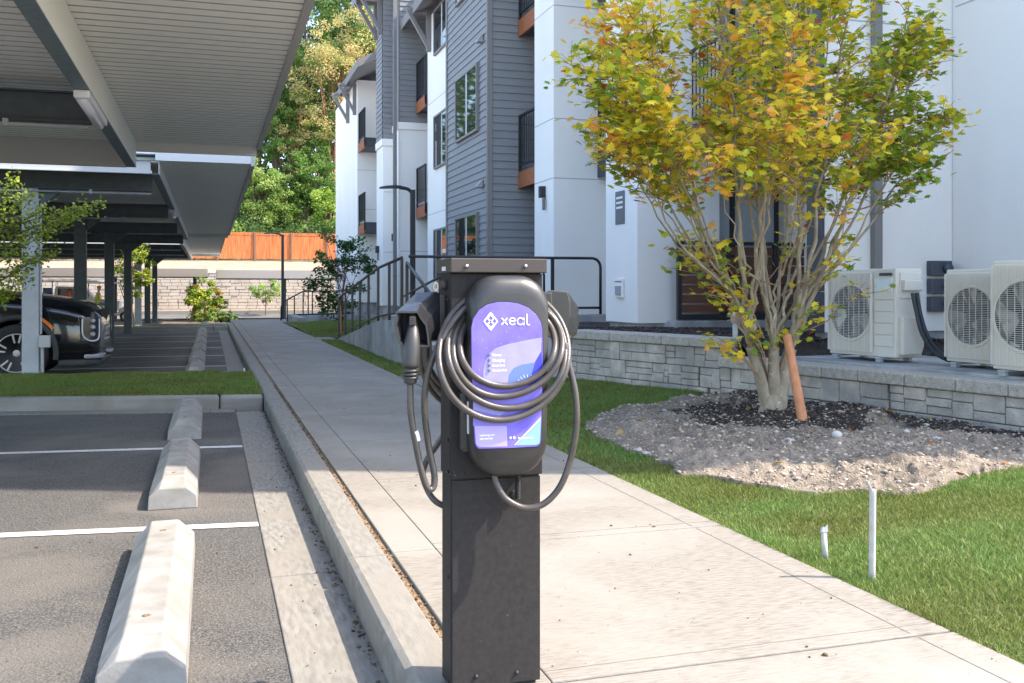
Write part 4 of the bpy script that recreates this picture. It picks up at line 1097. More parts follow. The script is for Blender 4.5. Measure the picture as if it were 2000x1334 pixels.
art([(924,775),(984,775),(1024,740),(1056,688),(1058,700),(1058,780),(1055,800),(1000,832),(924,832)],0,M('panel_mid',(.20,.17,.66),rough=.13,coat=.5))
art([(1057,686),(1059,700),(1058,752),(1020,752)],1,blue2)
art([(1045,708),(1020,712),(1003,719),(994,732),(992,751),(1030,751),(1037,735)],1,blue1)
art([(924,776),(938,776),(990,803),(975,812),(924,800)],1,lilac)
art([(927,832),(985,832),(990,833),(991,872),(936,873),(930,868)],1,M('panel_pale_violet',(.40,.33,.68),rough=.13,coat=.5))
art([(1057,818),(1054,866),(1046,869),(1007,870),(1040,838)],2,blue3)
art([(1057,813),(1056,819),(1039,838),(1006,870),(1004,869)],2,M('panel_pale',(.55,.50,.85),rough=.13,coat=.5))
for i in range(9):
    a = R(8+20*i); c0 = (1031,751)
    q0 = (c0[0]-16*math.cos(a), c0[1]-14*math.sin(a)); q1 = (c0[0]-22*math.cos(a), c0[1]-20*math.sin(a))
    A = aY(*q0,yy-.0006); Bq = aY(*q1,yy-.0006)
    if q1[1] < 750 and q1[0] < 1040: MB().beam(A,Bq,.0011,.0002,up=(0,-1,0)).build('dial_tick', inkw, face)
def stroke(pts, w, nm='logo'):
    # flat ribbon following a polyline of pixel points
    P = sc_pts(pts, yy-.0008); mb = MB()
    for a, b in zip(P[:-1], P[1:]): mb.beam(a,b+(b-a).normalized()*w*.25,w,.0003,up=(0,-1,0))
    return mb
def strokes(lst, w, nm):
    mb = MB()
    for l in lst:
        m_ = stroke(l, w); mb.add(m_.v, m_.f)
    return mb.build(nm, inkw, face)
dia = lambda cx, cy, a, b: [(cx,cy-b),(cx+a,cy),(cx,cy+b),(cx-a,cy),(cx,cy-b)]
strokes([dia(958.5,627.5,13,17), dia(958.5,621.5,6.2,7.2), dia(958.5,633.5,6.2,7.2)], .0036, 'diamond_logo')
def arc(cx, cy, rx, ry, a0, a1, n=14): return [(cx+rx*math.cos(R(a0+(a1-a0)*i/n)), cy-ry*math.sin(R(a0+(a1-a0)*i/n))) for i in range(n+1)]
strokes([[(980,621),(991,634)],[(991,621),(980,634)],
  [(995,627.5)]+[(1007,627.3)]+arc(1001,627.5,6,6.6,0,320), arc(1016.5,627.5,6,6.6,0,360), [(1023,620.5),(1023,634.5)], [(1029,613),(1029,631),(1031,634.3),(1034,634.3)]], .0036, 'brand_lettering')
RT, UPV = (1,0,0), (0,0,1)
def ptext(t, px, py, size, mat=inkw, nm='lettering'):
    text_mesh(t, size, nm, mat, face, aY(px,py,yy-.0009), RT, UPV, thick=.00022)
ptext('Power', 961.5, 696, .0102); ptext('Charging', 961.5, 706.5, .0100)
ptext('Smart Grid', 961.5, 716, .0080); ptext('Charging Fault', 961.5, 725.5, .0072)
for i in range(4): 
    p = aY(955.5,693.5+10*i,yy-.001)
    MB().box(p.x-.0032,p.x+.0032,yy-.004,yy-.0009,p.z-.004,p.z+.004).build('status_light', M('led_lens',(.16,.15,.17),rough=.2), face, bevel=.001)
ptext('xealenergy.com', 937, 852, .0068); ptext('(800) 000-0000', 937, 859, .0060)
ptext('Download the app', 1012, 857, .0058)
for cx in (997,1004): 
    p = aY(cx,855,yy-.001); MB().lathe((p.x,yy-.0012,p.z),[(0,0),(.0038,0),(.0038,.0002),(0,.0002)],'y',12).build('app_symbol', inkw, face)

# --- cables
D_ = .0093
def cable(pts, nm='cable', per=8, r=D_, parent=CS, mat=rub): return MB().tube(spline(pts,per), r, 12).build(nm, mat, parent)
def coil(cx, wl, wr, top, bot, ytop, ybot, ph=0.0):
    pts = []; cx_ = cx
    for i in range(33):
        a = 2*math.pi*i/32
        px = cx + (wr if math.sin(a) > 0 else wl)*math.sin(a)
        cyy = (top+bot)/2; py = cyy-(bot-top)/2*math.cos(a)-ph*math.sin(a)*(1-math.cos(a))/2
        t = .5+.5*math.cos(a)
        t = min(1,max(0,(math.cos(a)+.45)/1.2)); t = t*t*(3-2*t)
        pts.append(aY(px,py, ybot*(1-t)+ytop*t))
    return MB().tube(spline(pts,3)[:-3]+[pts[0]], D_, 12, cap=False)
for i, (cx, wl, wr, tp2, bt, yt, yb) in enumerate((
   (990,92,94,592,754,2.640,2.5405),(988,103,110,580,774,2.640,2.5385),(986,112,118,572,797,2.641,2.5375),
   (984,127,126,562,820,2.642,2.536),(990,109,116,577,783,2.630,2.545))[:4]):
    coil(cx,wl,wr,tp2,bt,yt,yb,(4,10,-6,8)[i]).build('cable_coil', rub, CS)
# cable leaving the bottom of the unit and joining the coil at right
cable([aY(968,905,2.60),aY(966,928,2.60),aY(972,950,2.59),aY(990,976,2.58),aY(1025,992,2.57),aY(1062,984,2.56),aY(1094,950,2.55),aY(1115,895,2.545),aY(1126,830,2.54),aY(1124,770,2.545),aY(1112,715,2.56),aY(1103,670,2.58)])
# from the coil's upper left down to the hanging loop at left
cable([aY(968,585,2.638),aY(925,592,2.63),aY(893,618,2.61),aY(868,655,2.60),aY(845,700,2.60),aY(832,745,2.60),aY(829,800,2.60),aY(837,870,2.60),aY(848,925,2.59),aY(846,952,2.585),aY(834,952,2.58),aY(822,915,2.58),aY(809,850,2.585),aY(802,800,2.59),aY(801,742,2.60)])
p = aY(813,852,2.575)
sb = cable([aY(810.5,842,2.585),aY(813,851,2.585),aY(815.5,861,2.585)], 'cable_label', 4, .0092, CS, stick)
# rear unit's cables on the far side of the pedestal
for (cx, w_, t2, b2, yt) in ((925,92,600,775,2.84),(928,98,596,790,2.86),(926,104,590,806,2.88)):
    pts = [aY(cx+w_*math.sin(a), (t2+b2)/2-(b2-t2)/2*math.cos(a), yt+.12*(.5-.5*math.cos(a))) for a in np.linspace(0,2*math.pi,33)]
    MB().tube(pts, D_, 10, cap=False).build('rear_cable_coil', rub, CS)
cable([aY(870,845,2.86),aY(852,872,2.88),aY(836,895,2.89),aY(826,925,2.88),aY(834,955,2.86),aY(852,980,2.83),aY(885,995,2.82)],'rear_cable')
ru = MB(); ru.loft([rrect(UX,UZ,UW*.93+d,UH*.93+d,.085,.09,y,taper=tp_) for y,d in ((2.83,-.03),(2.85,0),(2.90,0),(2.925,-.02))]); ru.build('rear_charger_unit', plas, CS)
# flexible conduit and gland below the unit
q0 = aY(1011,925,2.63); q1 = aY(1009,975,2.63)
fx_ = MB(); n = 17
for i in range(n):
    z = q0.z+(q1.z-q0.z)*i/n; fx_.lathe((q0.x,2.63,0),[(.0062,z),(.0085,z-.0012),(.0085,z-.0026),(.0062,z-.0038)],'z',14)
fx_.build('flexible_conduit', rubd, CS)
g0 = aY(999,962,2.675)
MB().lathe((g0.x,2.688,g0.z),[(0,-.045),(.011,-.045),(.012,-.03),(.019,-.028),(.020,-.012),(.024,-.010),(.024,0)],'y',10).build('cable_gland', rubd, CS, bevel=.001)
# --- holster with connector
def holster(nm, flip=False):
    Fp = [(772.6,607.8),(815.8,607.8),(823,620.8),(833.8,635),(837.4,656.8),(839,678),(821,678),(790,677),(778,671),(770,638),(774,624)]
    Mp = [(788,594),(821,592),(830,606),(839,622),(843,645),(845,666),(828,668),(797,668),(786,660),(783,630),(784,610)]
    Bp = [(812,571),(852,568),(860,572),(864,590),(864,625),(862,664),(848,668),(826,668),(812,655),(806,625),(806,592)]
    rings = [[aY(x,y,Y) for x,y in L] for L, Y in ((Fp,2.605),(Mp,2.655),(Bp,2.715))]
    inner = []
    for rg, Y in ((rings[0],2.606),(rings[1],2.66)):
        c = sum(rg, Vector())/len(rg); inner.append([c+(p-c)*.90+Vector((0,.0,0)) for p in rg])
    if flip:
        f = lambda v: Vector((2*PX-v.x+.010, 2*(pf+.06)-v.y+.02, v.z+.004))
        rings = [[f(v) for v in rg] for rg in rings]; inner = [[f(v) for v in rg] for rg in inner]
    n = len(Fp)
    mb = MB(); mb.loft(rings, cap0=False, cap1=True, smooth=False)
    mb.add([*rings[0], *inner[0]], [(i,(i+1)%n,n+(i+1)%n,n+i) for i in range(n)])
    h = mb.build(nm, plas2, CS, recalc=False, bevel=.005)
    ib = MB(); ib.add([*inner[0], *inner[1]], [(i,(i+1)%n,n+(i+1)%n,n+i) for i in range(n)]+[tuple(range(n,2*n))]); ib.build('holster_socket', darkin, h, recalc=False)
    return h
holster('holster'); h2 = holster('rear_holster', True)
MB().box(xr_+.004,xr_+.055,2.70,2.80,aY(1080,614,2.75).z,aY(1080,570,2.75).z).build('holster_bracket', plas2, h2, bevel=.006)
MB().box(xl_-.022,xl_-.004,2.700,2.78,aY(850,668,2.74).z,aY(850,575,2.74).z).build('holster_bracket', capm, CS, bevel=.004)
cn = MB(); prof = [(806,604,7,2.640),(806.5,614,9,2.635),(807,628,10,2.628),(806.5,642,11.5,2.622),(805.5,656,14,2.612),(804.5,670,16.5,2.607),(803.5,685,17.5,2.604),(802.5,700,17.6,2.602),(801.8,714,17.4,2.60),(801.5,720,16.5,2.60)]
pts = [aY(a,b,Y) for a,b,_,Y in prof]; cn.tube(pts,[w_*.00142 for *_,w_,_2 in [(a,b,c_,d_) for a,b,c_,d_ in prof]],16,sq=.86)
co_ = cn.build('connector', connm, CS, subd=1)
for i, (yy2, w_) in enumerate(((724,15.8),(731,15.6),(738,15.2))):
    p = aY(801.3,yy2,2.60); MB().lathe((p.x,p.y,p.z),[(w_*.00118,.004),(w_*.00142,.003),(w_*.00142,-.003),(w_*.00118,-.004)],'z',18).build('strain_ring', connm, co_)
p = aY(801.3,745,2.60); MB().lathe((p.x,p.y,p.z),[(.014,.012),(.018,.008),(.018,-.003),(.012,-.008),(.009,-.008)],'z',18).build('collar_nut', connm, co_)
p = aY(805,628,2.612); lt = MB().box(p.x-.009,p.x+.009,p.y-.006,p.y+.006,p.z-.010,p.z+.014)
for i in range(4): lt.box(p.x-.0065,p.x+.0065,p.y-.0075,p.y-.006,p.z-.006+i*.0048,p.z-.004+i*.0048)
lt.build('release_latch', plas, co_, bevel=.002)
# grip ribs
gr = MB()
for i in range(8):
    a = aY(806+i*.4,672+6*i,2.592-.0005*i); b = aY(818,664+6*i,2.600); gr.beam(a,b,.0022,.002,up=(0,-1,0))
gr.build('grip_ribs', rubd, co_, bevel=.0006)

# ================================================================== BLACK CAR (nose towards +x)
CX, CY, CZ = -1.50, 15.86, -.15
car = empty('parked_car', (CX-2.5,CY,CZ), 'black SUV parked under the carport behind the pale post, front wheel and headlight showing', 'car')
HWID = .965
# stations: x back from nose, half width, zbot, zbelt, ztop-of-hood/roof, half width at top
st = [(0.00,.70,.38,.72,.86,.58),(.03,.81,.31,.78,.95,.68),(.09,.89,.26,.84,1.02,.75),(.24,.945,.24,.92,1.115,.79),(.50,.955,.24,1.00,1.17,.80),(.95,.965,.25,1.07,1.235,.80),(1.35,.965,.25,1.10,1.27,.80),(1.62,.965,.25,1.11,1.29,.80),
      (2.35,.968,.25,1.07,1.66,.62),(2.7,.968,.25,1.08,1.73,.60),(3.6,.968,.25,1.09,1.74,.60),(4.4,.955,.26,1.10,1.70,.58),(4.75,.92,.30,1.08,1.55,.56),(4.93,.86,.36,1.04,1.12,.70),(4.98,.80,.42,.95,1.00,.68)]
rings = []
for (x, hw, zb, zs, zt, tw) in st:
    half = [(0,zb),(hw*.86,zb),(hw*.985,zb+.07),(hw,zb+(zs-zb)*.45),(hw*.985,zb+(zs-zb)*.8),(hw*.955,zs),(hw*.90+(tw-hw*.90)*.35,zs+(zt-zs)*.45),(tw,zs+(zt-zs)*.90),(tw*.7,zt),(0,zt+.012)]
    ring = [Vector((CX-x, CY-a, CZ+b)) for a,b in half]+[Vector((CX-x, CY+a, CZ+b)) for a,b in reversed(half[1:-1])]
    rings.append(ring)
bm_ = MB(); bm_.loft(rings); body_o = bm_.build('body', [carp, darkin], car, subd=2)
# wheel arches cut from the evaluated body
cut = MB()
WX = [CX-1.08, CX-3.98]
for wx in WX: cut.lathe((wx,CY,CZ+.40),[(0,-1.2),(.475,-1.2),(.475,1.2),(0,1.2)],'y',40)
cut.mi = 0
co2 = cut.build('arch_cutter', darkin)
bmod = body_o.modifiers.new('cut','BOOLEAN'); bmod.object = co2; bmod.solver = 'EXACT'
dg = bpy.context.evaluated_depsgraph_get(); me2 = bpy.data.meshes.new_from_object(body_o.evaluated_get(dg))
body_o.modifiers.clear(); body_o.data = me2; bpy.data.objects.remove(co2)
me2.materials.clear(); me2.materials.append(carp); me2.materials.append(darkin)
for pl_ in me2.polygons:
    c_ = pl_.center+wloc(car)
    pl_.use_smooth = True
    for wx in WX:
        if abs(math.hypot(c_.x-wx, c_.z-(CZ+.40))-.475) < .012 and abs(c_.y-CY) < .95: pl_.material_index = 1; pl_.use_smooth = False
MB().box(CX-4.6,CX-.35,CY-.70,CY+.70,CZ+.24,CZ+.60).build('underbody', darkin, car)
def arch(wx, sgn):
    mb = MB(); n = 26; vs = []
    for i in range(n+1):
        a = math.pi*(-.06+1.12*i/n)
        for rr, dy in ((.468,.955),(.474,.985),(.535,.985),(.545,.955)):
            vs.append((wx+rr*math.cos(a), CY+sgn*dy, CZ+.40+rr*math.sin(a)))
    fs = [(i*4+j,i*4+j+1,(i+1)*4+j+1,(i+1)*4+j) for i in range(n) for j in range(3)]
    mb.add(vs,fs,True); mb.build('arch_cladding', cladm, car)
def wheel(wx, sgn):
    yo = CY+sgn*.95
    s = sgn; w = MB()
    w.lathe((wx,yo,CZ+.405),[(.27,0.0),(.30,.012*s),(.36,.014*s),(.392,.0),(.405,-.03*s),(.407,-.20*s),(.39,-.23*s),(.27,-.24*s),(.27,0)],'y',48)
    t = w.build('wheel', tyrem, car)
    rb = MB().lathe((wx,yo,CZ+.405),[(.272,.004*s),(.262,.006*s),(.250,-.02*s),(.245,-.18*s),(.0,-.18*s)],'y',40); rb.build('rim_barrel', M('rim_dark',(.09,.09,.10),rough=.5), t)
    sp = MB()
    for i in range(5):
        for off in (-.20,.20):
            a0 = i*2*math.pi/5+.3; a1 = a0+off
            c0 = Vector((wx+.05*math.cos(a0+off*.4),yo-.02*s,CZ+.405+.05*math.sin(a0+off*.4))); c1 = Vector((wx+.258*math.cos(a1),yo+.0*s,CZ+.405+.258*math.sin(a1)))
            sp.beam(c0,c1,.026,.03,up=(0,1,0))
    sp.lathe((wx,yo,CZ+.405),[(0,.006*s),(.05,.004*s),(.062,-.03*s),(0,-.03*s)],'y',20)
    sp.lathe((wx,yo,CZ+.405),[(.250,-.01*s),(.262,.008*s),(.275,.008*s),(.275,-.01*s)],'y',40)
    sp.build('rim', alloy, t, bevel=.004)
for wx in WX:
    for sgn in (-1,1): arch(wx,sgn); wheel(wx,sgn)
def rect_on(xa, xb, za, zb, y, d, nm, mat, parent=car, bevel=.01):
    return MB().box(CX-xa,CX-xb,CY+y,CY+y+d,CZ+za,CZ+zb).build(nm, mat, parent, bevel=bevel)
for s in (-1,1):
    d = -.0 if s<0 else 0
    # tall headlight with a bright U shaped surround, wrapping the corner
    hp = [(CX-.24,CY+s*.952),(CX-.13,CY+s*.925),(CX-.05,CY+s*.87),(CX-.005,CY+s*.80)]
    inn = [(x-.06,y-s*.05) for x,y in hp]
    hl = MB().prism(hp+inn[::-1],'z',CZ+.55,CZ+.90).build('headlight', M('lamp_housing',(.03,.03,.035),rough=.1,coat=1), car, bevel=.01)
    ux = [Vector((hp[0][0]+.01,hp[0][1]+s*.006,CZ+.88)),Vector((hp[0][0]+.012,hp[0][1]+s*.008,CZ+.66)),Vector((hp[1][0]-.03,hp[1][1]+s*.012,CZ+.575)),Vector((hp[2][0]-.02,hp[2][1]+s*.016,CZ+.565)),Vector((hp[2][0]+.025,hp[2][1]-s*.012,CZ+.62)),Vector((hp[2][0]+.03,hp[2][1]-s*.016,CZ+.80)),Vector((hp[2][0]+.028,hp[2][1]-s*.016,CZ+.88))]
    MB().tube(spline(ux,5),.011,8).build('light_strip', M('light_strip_white',(.75,.75,.78),rough=.2), hl)
    for zz in (.66,.76,.85): MB().lathe((hp[1][0]+.03,hp[1][1]-s*.022,CZ+zz),[(0,-.03),(.035,-.03),(.035,.03),(0,.03)],'y',14).build('projector_lens', lampw, hl)
    mk = MB(); n = 8
    for i in range(n):
        a = math.pi*(.20+.17*i/n); a2 = math.pi*(.20+.17*(i+1)/n)
        mk.add([(CX-1.08+.555*math.cos(a),CY+s*.978,CZ+.40+.555*math.sin(a)),(CX-1.08+.555*math.cos(a2),CY+s*.978,CZ+.40+.555*math.sin(a2)),(CX-1.08+.60*math.cos(a2),CY+s*.975,CZ+.40+.60*math.sin(a2)),(CX-1.08+.60*math.cos(a),CY+s*.975,CZ+.40+.60*math.sin(a))],[(0,1,2,3)])
    mk.build('side_marker', orangeg, car)
    MB().prism([(CX-.22,CY+s*.935),(CX-.02,CY+s*.82),(CX+.03,CY+s*.74),(CX+.03,CY+s*.45),(CX-.06,CY+s*.45)],'z',CZ+.305,CZ+.37).build('skid_trim', silv, car, bevel=.02, seg=3)
MB().prism([(CX-.56,CY-.955),(CX-.20,CY-.93),(CX-.03,CY-.80),(CX-.0,CY-.62),(CX-.0,CY+.62),(CX-.03,CY+.80),(CX-.20,CY+.93),(CX-.56,CY+.955)],'z',CZ+.19,CZ+.30).build('front_lip', cladm, car, bevel=.045, seg=4)
gl = MB(); 
for i in range(7):
    for j in range(-6,7):
        y = CY+j*.105+(.05 if i%2 else 0); z = CZ+.56+i*.068; x = CX+.012-.010*i-(abs(j)/6)**2*.14
        gl.box(x-.03,x+.014,y-.036,y+.036,z-.013,z+.013)
gl.build('grille', silv, car, bevel=.004)
MB().prism([(CX-.19,CY-.79),(CX-.02,CY-.60),(CX-.005,CY),(CX-.02,CY+.60),(CX-.19,CY+.79)],'z',CZ+.52,CZ+1.0).build('grille_backing', darkin, car, bevel=.01)
# windows, door gap lines, mirror
for s in (-1,1):
    wn = MB(); prof_ = [(CX-2.05,CZ+1.15),(CX-2.55,CZ+1.60),(CX-4.3,CZ+1.60),(CX-4.55,CZ+1.18)]
    def yw(z): return CY+s*(.905-(z-CZ-1.1)*.50)
    wn.add([(x,yw(z),z) for x,z in prof_]+[(x,yw(z)-s*.03,z) for x,z in prof_],[(0,1,2,3),(7,6,5,4)]+[(i,(i+1)%4,4+(i+1)%4,4+i) for i in range(4)])
    wn.build('side_window', carglass, car)
    MB().prism([(CX-1.95,CZ+1.14),(CX-1.80,CZ+1.16),(CX-1.82,CZ+1.32),(CX-2.02,CZ+1.32)],'y',CY+s*.95,CY+s*1.13).build('mirror', carp, car, bevel=.02)
ws = MB(); ws.add([(CX-1.72,CY-.74,CZ+1.235),(CX-1.72,CY+.74,CZ+1.235),(CX-2.40,CY+.58,CZ+1.695),(CX-2.40,CY-.58,CZ+1.695)],[(0,1,2,3)])
ws.build('windscreen', carglass, car)
# bonnet shut line
bl = MB()
for s in (-1,1):
    pts = [(CX-x,CY+s*(hw*.955+.002),CZ+zs+.004) for (x,hw,zb,zs,zt,tw) in st[3:8]]
    bl.tube(pts,.005,5)
bl.build('bonnet_seam', darkin, car)

# ================================================================== LAMP POSTS
def lamp(px, d, base_z, htop, label):
    u = (px-1000)/F; p = Vector((d*(ST+u*CT), d*(CT-u*ST), base_z))
    o = empty('lamp_post', p, label, 'lamp post', 'black lamp posts along the walk')
    MB().box(p.x-.055,p.x+.055,p.y-.055,p.y+.055,base_z,htop).build('pole', blackm, o, bevel=.008)
    MB().box(p.x-.14,p.x+.14,p.y-.14,p.y+.14,base_z-.2,base_z+.02).build('base_plate', concw, o, bevel=.01)
    pts = spline([(p.x,p.y,htop-.10),(p.x-.10,p.y,htop+.01),(p.x-.30,p.y,htop+.05)],5)
    MB().tube(pts,.04,8).build('arm', blackm, o)
    h = MB(); rings = []
    for x, w, zt_, zb_ in ((-.26,.05,.09,.02),(-.40,.13,.095,.03),(-.60,.14,.075,.02),(-.76,.06,.045,.005)):
        rings.append([Vector((p.x+x,p.y-w,htop+zb_)),Vector((p.x+x,p.y+w,htop+zb_)),Vector((p.x+x,p.y+w*.7,htop+zt_)),Vector((p.x+x,p.y-w*.7,htop+zt_))])
    h.loft(rings, smooth=False); h.build('lamp_head', blackm, o, bevel=.01)
lamp(806, 22.0, .3, 3.42, 'near black lamp post in front of the white building walls')
lamp(552, 40.0, -.17, 3.42, 'far black lamp post standing where the sidewalk ends')

# ================================================================== FAR WALL, FENCE
tw_ = MB(); zt_, zb_ = 2.22, -.15
fwl = empty('tan_block_wall', (-10,62,-.2), 'long sunlit tan block retaining wall across the far end', 'wall')
bk = MB(); rr_ = random.Random(5)
z = zb_-.1; row = 0
while z < zt_-.12:
    x = -48-(row%2)*.3
    while x < 14:
        w = .58+rr_.uniform(-.02,.02); q = rr_.uniform(0,.05); bk.box(x+.012,x+w-.012,62.0-q,62.1,z+.010,min(z+.20,zt_-.1)-.010); x += w
    z += .20; row += 1
bk.box(-48,14,62.06,62.3,-.3,zt_-.1)
bk.build('block_courses', farstone, fwl)
MB().box(-48,14,61.93,62.35,zt_-.099,zt_).build('cap', capst, fwl, bevel=.02)
yf_ = 68.0
fe = empty('wooden_fence', (-8,yf_,3.1), 'orange cedar board fence on top of the far slope', 'fence')
rr_ = random.Random(8); n = 0
boards = MB(); x = -42
zf0, zf1 = 3.22, 5.02
while x < 16:
    boards.box(x+.004,x+.146,yf_+rr_.uniform(0,.012),yf_+.03,zf0+rr_.uniform(-.02,.02),zf1-.05); x += .15
boards.build('boards', fencew, fe)
MB().box(-42,16,yf_-.03,yf_+.10,zf1-.045,zf1+.01).box(-42,16,yf_-.02,yf_-.001,zf1-.16,zf1-.05).build('top_rail', fencew, fe)
x = -41
while x < 16:
    MB().box(x-.06,x+.06,yf_-.09,yf_-.021,zf0-.25,zf1+.03).build('post', M('post_brown',(.20,.10,.06),rough=.7), fe, bevel=.01); x += 2.44

# ================================================================== TREES
def crown_pts(n, c, rx, ry, rz, clumps, seed, shell=.45, csize=.28):
    g = np.random.default_rng(seed)
    d = g.normal(size=(clumps,3)); d /= np.linalg.norm(d,axis=1)[:,None]
    rad = (shell+(1-shell)*g.random(clumps))**.6
    cc = d*rad[:,None]*np.array([rx,ry,rz])+np.array(c)
    sz = csize*g.uniform(.6,1.3,clumps)*((rx+rz)/2)
    idx = g.integers(0,clumps,n); o = g.normal(size=(n,3)); o /= np.linalg.norm(o,axis=1)[:,None]; o *= (g.random(n)**.45)[:,None]
    return cc[idx]+o*sz[idx][:,None]*np.array([1,1,.7]), idx, cc
def tree(nm, loc, h, rx, rz, label, cols, n=3000, size=.3, clumps=40, seed=1, trunk_r=.15, zc=None, bark=bark2, cat='tree', group=None, limbs=9, shape=DIAM, csize=.28, shell=.45, pmat=leafm, tilt=.9):
    loc = Vector(loc); o = empty(nm, loc, label, cat, group)
    zc = loc.z+h-rz if zc is None else zc
    P, idx, cc = crown_pts(n, (loc.x,loc.y,zc), rx, rx, rz, clumps, seed, shell, csize)
    g = np.random.default_rng(seed+100); cols = np.array(cols)
    cl = g.integers(0,len(cols),clumps); c = cols[cl[idx]]*g.uniform(.7,1.3,(n,1))*(g.uniform(.8,1.2,clumps)[idx])[:,None]
    leafcloud('crown', P, size, c, shape=shape, parent=o, tilt=tilt, mat=pmat)
    t = MB(); rr = random.Random(seed)
    T = seg_path(loc-Vector((0,0,.3)), (rr.gauss(0,.03),rr.gauss(0,.03),1), (zc-loc.z)+.3+rz*.3, 8, .03, Vector((0,0,.05)), rr)
    t.tube(T,[trunk_r*(1-.09*i) for i in range(9)],8)
    for i in range(limbs):
        e = Vector(cc[i%len(cc)]); s = T[rr.randint(3,7)]
        m_ = s.lerp(e,.5)+Vector((0,0,.08*h*.3)); t.tube(spline([s,m_,e],4),[trunk_r*.45*(1-.09*k2) for k2 in range(9)],6)
    t.build('trunk', bark, o); return o
def conifer(loc, h, r, label, cols, seed, n=5200, size=.42):
    loc = Vector(loc); o = empty('fir_tree', loc, label, 'tree', 'trees behind the cedar fence')
    g = np.random.default_rng(seed); pts = []; ci = []; br_ = MB(); rr = random.Random(seed)
    nb = 150; per = n//nb; k_ = 0
    for i in range(nb):
        t = .10+.90*(i/nb)**.9; z = loc.z+h*t; L = r*(1-t)**.75*g.uniform(.65,1.15)+.25; a = g.uniform(0,6.283)
        s = g.random(per)**.6; sag = -.18*L*s**2+.05*L*s
        wv = (1-s*.5)*L*.20
        x = loc.x+np.cos(a)*L*s+g.normal(size=per)*wv*.7; y = loc.y+np.sin(a)*L*s+g.normal(size=per)*wv*.7
        pts.append(np.stack([x,y,z+sag+g.normal(size=per)*.16],1)); ci.append(np.full(per,i))
        if i % 6 == 0: br_.tube([(loc.x,loc.y,z),(loc.x+math.cos(a)*L*.7,loc.y+math.sin(a)*L*.7,z-.04*L)],[.06,.02],5)
    P = np.concatenate(pts); ci = np.concatenate(ci); cols = np.array(cols)
    c = cols[g.integers(0,len(cols),nb)][ci]*g.uniform(.65,1.35,(len(P),1))*g.uniform(.75,1.25,nb)[ci][:,None]
    leafcloud('crown', P, size, c, parent=o, tilt=.6)
    t = MB().tube([(loc.x,loc.y,loc.z-.5),(loc.x,loc.y,loc.z+h*.5),(loc.x,loc.y,loc.z+h*.97)],[.36,.24,.04],9); t.build('trunk', bark2, o)
    br_.build('branches', bark2, o); return o
def at(px, d, z=None):
    u = (px-1000)/F; x, y = d*(ST+u*CT), d*(CT-u*ST)
    return (x, y, hz(x,y) if z is None else z)
GREENS = [(0.128, 0.23, 0.045), (0.166, 0.281, 0.058), (0.089, 0.166, 0.038), (0.23, 0.344, 0.076)]
DARK = [(0.052, 0.098, 0.035), (0.069, 0.127, 0.04), (0.04, 0.075, 0.029), (0.092, 0.15, 0.046)]
TAN = [(0.567, 0.486, 0.189), (0.459, 0.432, 0.162), (0.648, 0.513, 0.23), (0.324, 0.351, 0.108)]
LIGHT = [(0.234, 0.35, 0.074), (0.297, 0.403, 0.106), (0.18, 0.286, 0.064), (0.36, 0.445, 0.138)]
fl_ = ['tallest dark fir tree, rising behind the tan flowering crown', 'dark fir tree at the right against the white building', 'fir tree partly hidden by the carport roof edge', 'fir tree just left of the carport edge, mostly hidden', 'slim dark fir tree farther back in the middle gap']
for i, (px, d, h, r) in enumerate(((640,88,34,5.2),(715,84,30,4.4),(575,90,33,5.0),(505,92,31,5.0),(680,96,36,4.6))):
    conifer(at(px,d), h, r, fl_[i], DARK+GREENS[:1], 40+i)
tl = [ (655,79,19,3.4,5.4,'madrone tree with tan blossom crown and red trunk behind the fence',TAN+GREENS[:1],bark3,15.5),
 (575,80,13.5,2.6,3.6,'tan leaved tree beside the carport roof edge',TAN[:2]+GREENS,bark3,11.5),
 (612,77,9.5,2.3,3.6,'rounded mid green tree behind the middle of the fence',GREENS,bark2,None),
 (500,74,8.2,1.9,3.8,'pale green willow like tree left behind the fence',LIGHT,bark2,None),
 (548,75,7.2,1.8,3.0,'second pale green tree, right of the willow like one',LIGHT+GREENS[:1],bark2,None),
 (645,73,5.8,1.6,2.4,'bright lime green sapling behind the fence, left of the building',[(.30,.42,.06),(.36,.46,.09),(.22,.34,.05)],bark2,None),
 (690,75,7.4,2.0,3.3,'bright green tree touching the building edge',LIGHT[:2]+GREENS,bark2,None),
 (722,82,22,3.2,6.0,'tan topped tree above the far roof corner',TAN[:2]+GREENS[:2],bark3,18.5),
 (535,82,19,3.2,5,'green tree above the carport roof edge',GREENS+TAN[:1],bark2,None),
 (690,86,27,3.8,7,'tall light green tree behind the upper roof corner',GREENS+LIGHT[:1],bark2,None),
 (600,84,25,3.8,7,'tall mid green tree at the top of the photo, right of the roof edge',GREENS+LIGHT[:1],bark2,None),
 (450,76,9,2.6,4,'green tree hidden behind the carport end',GREENS,bark2,None)]
for i, (px,d,h,rx,rz,lab,cs,bk_,zc) in enumerate(tl):
    L_ = at(px,d); tree('broadleaf_tree', L_, h, rx, rz, lab, cs, n=14000, size=.175, clumps=110, seed=60+i, trunk_r=.22, bark=bk_, group='trees behind the cedar fence', zc=None if zc is None else L_[2]+zc-1.0, csize=.20, shell=.2, limbs=12)
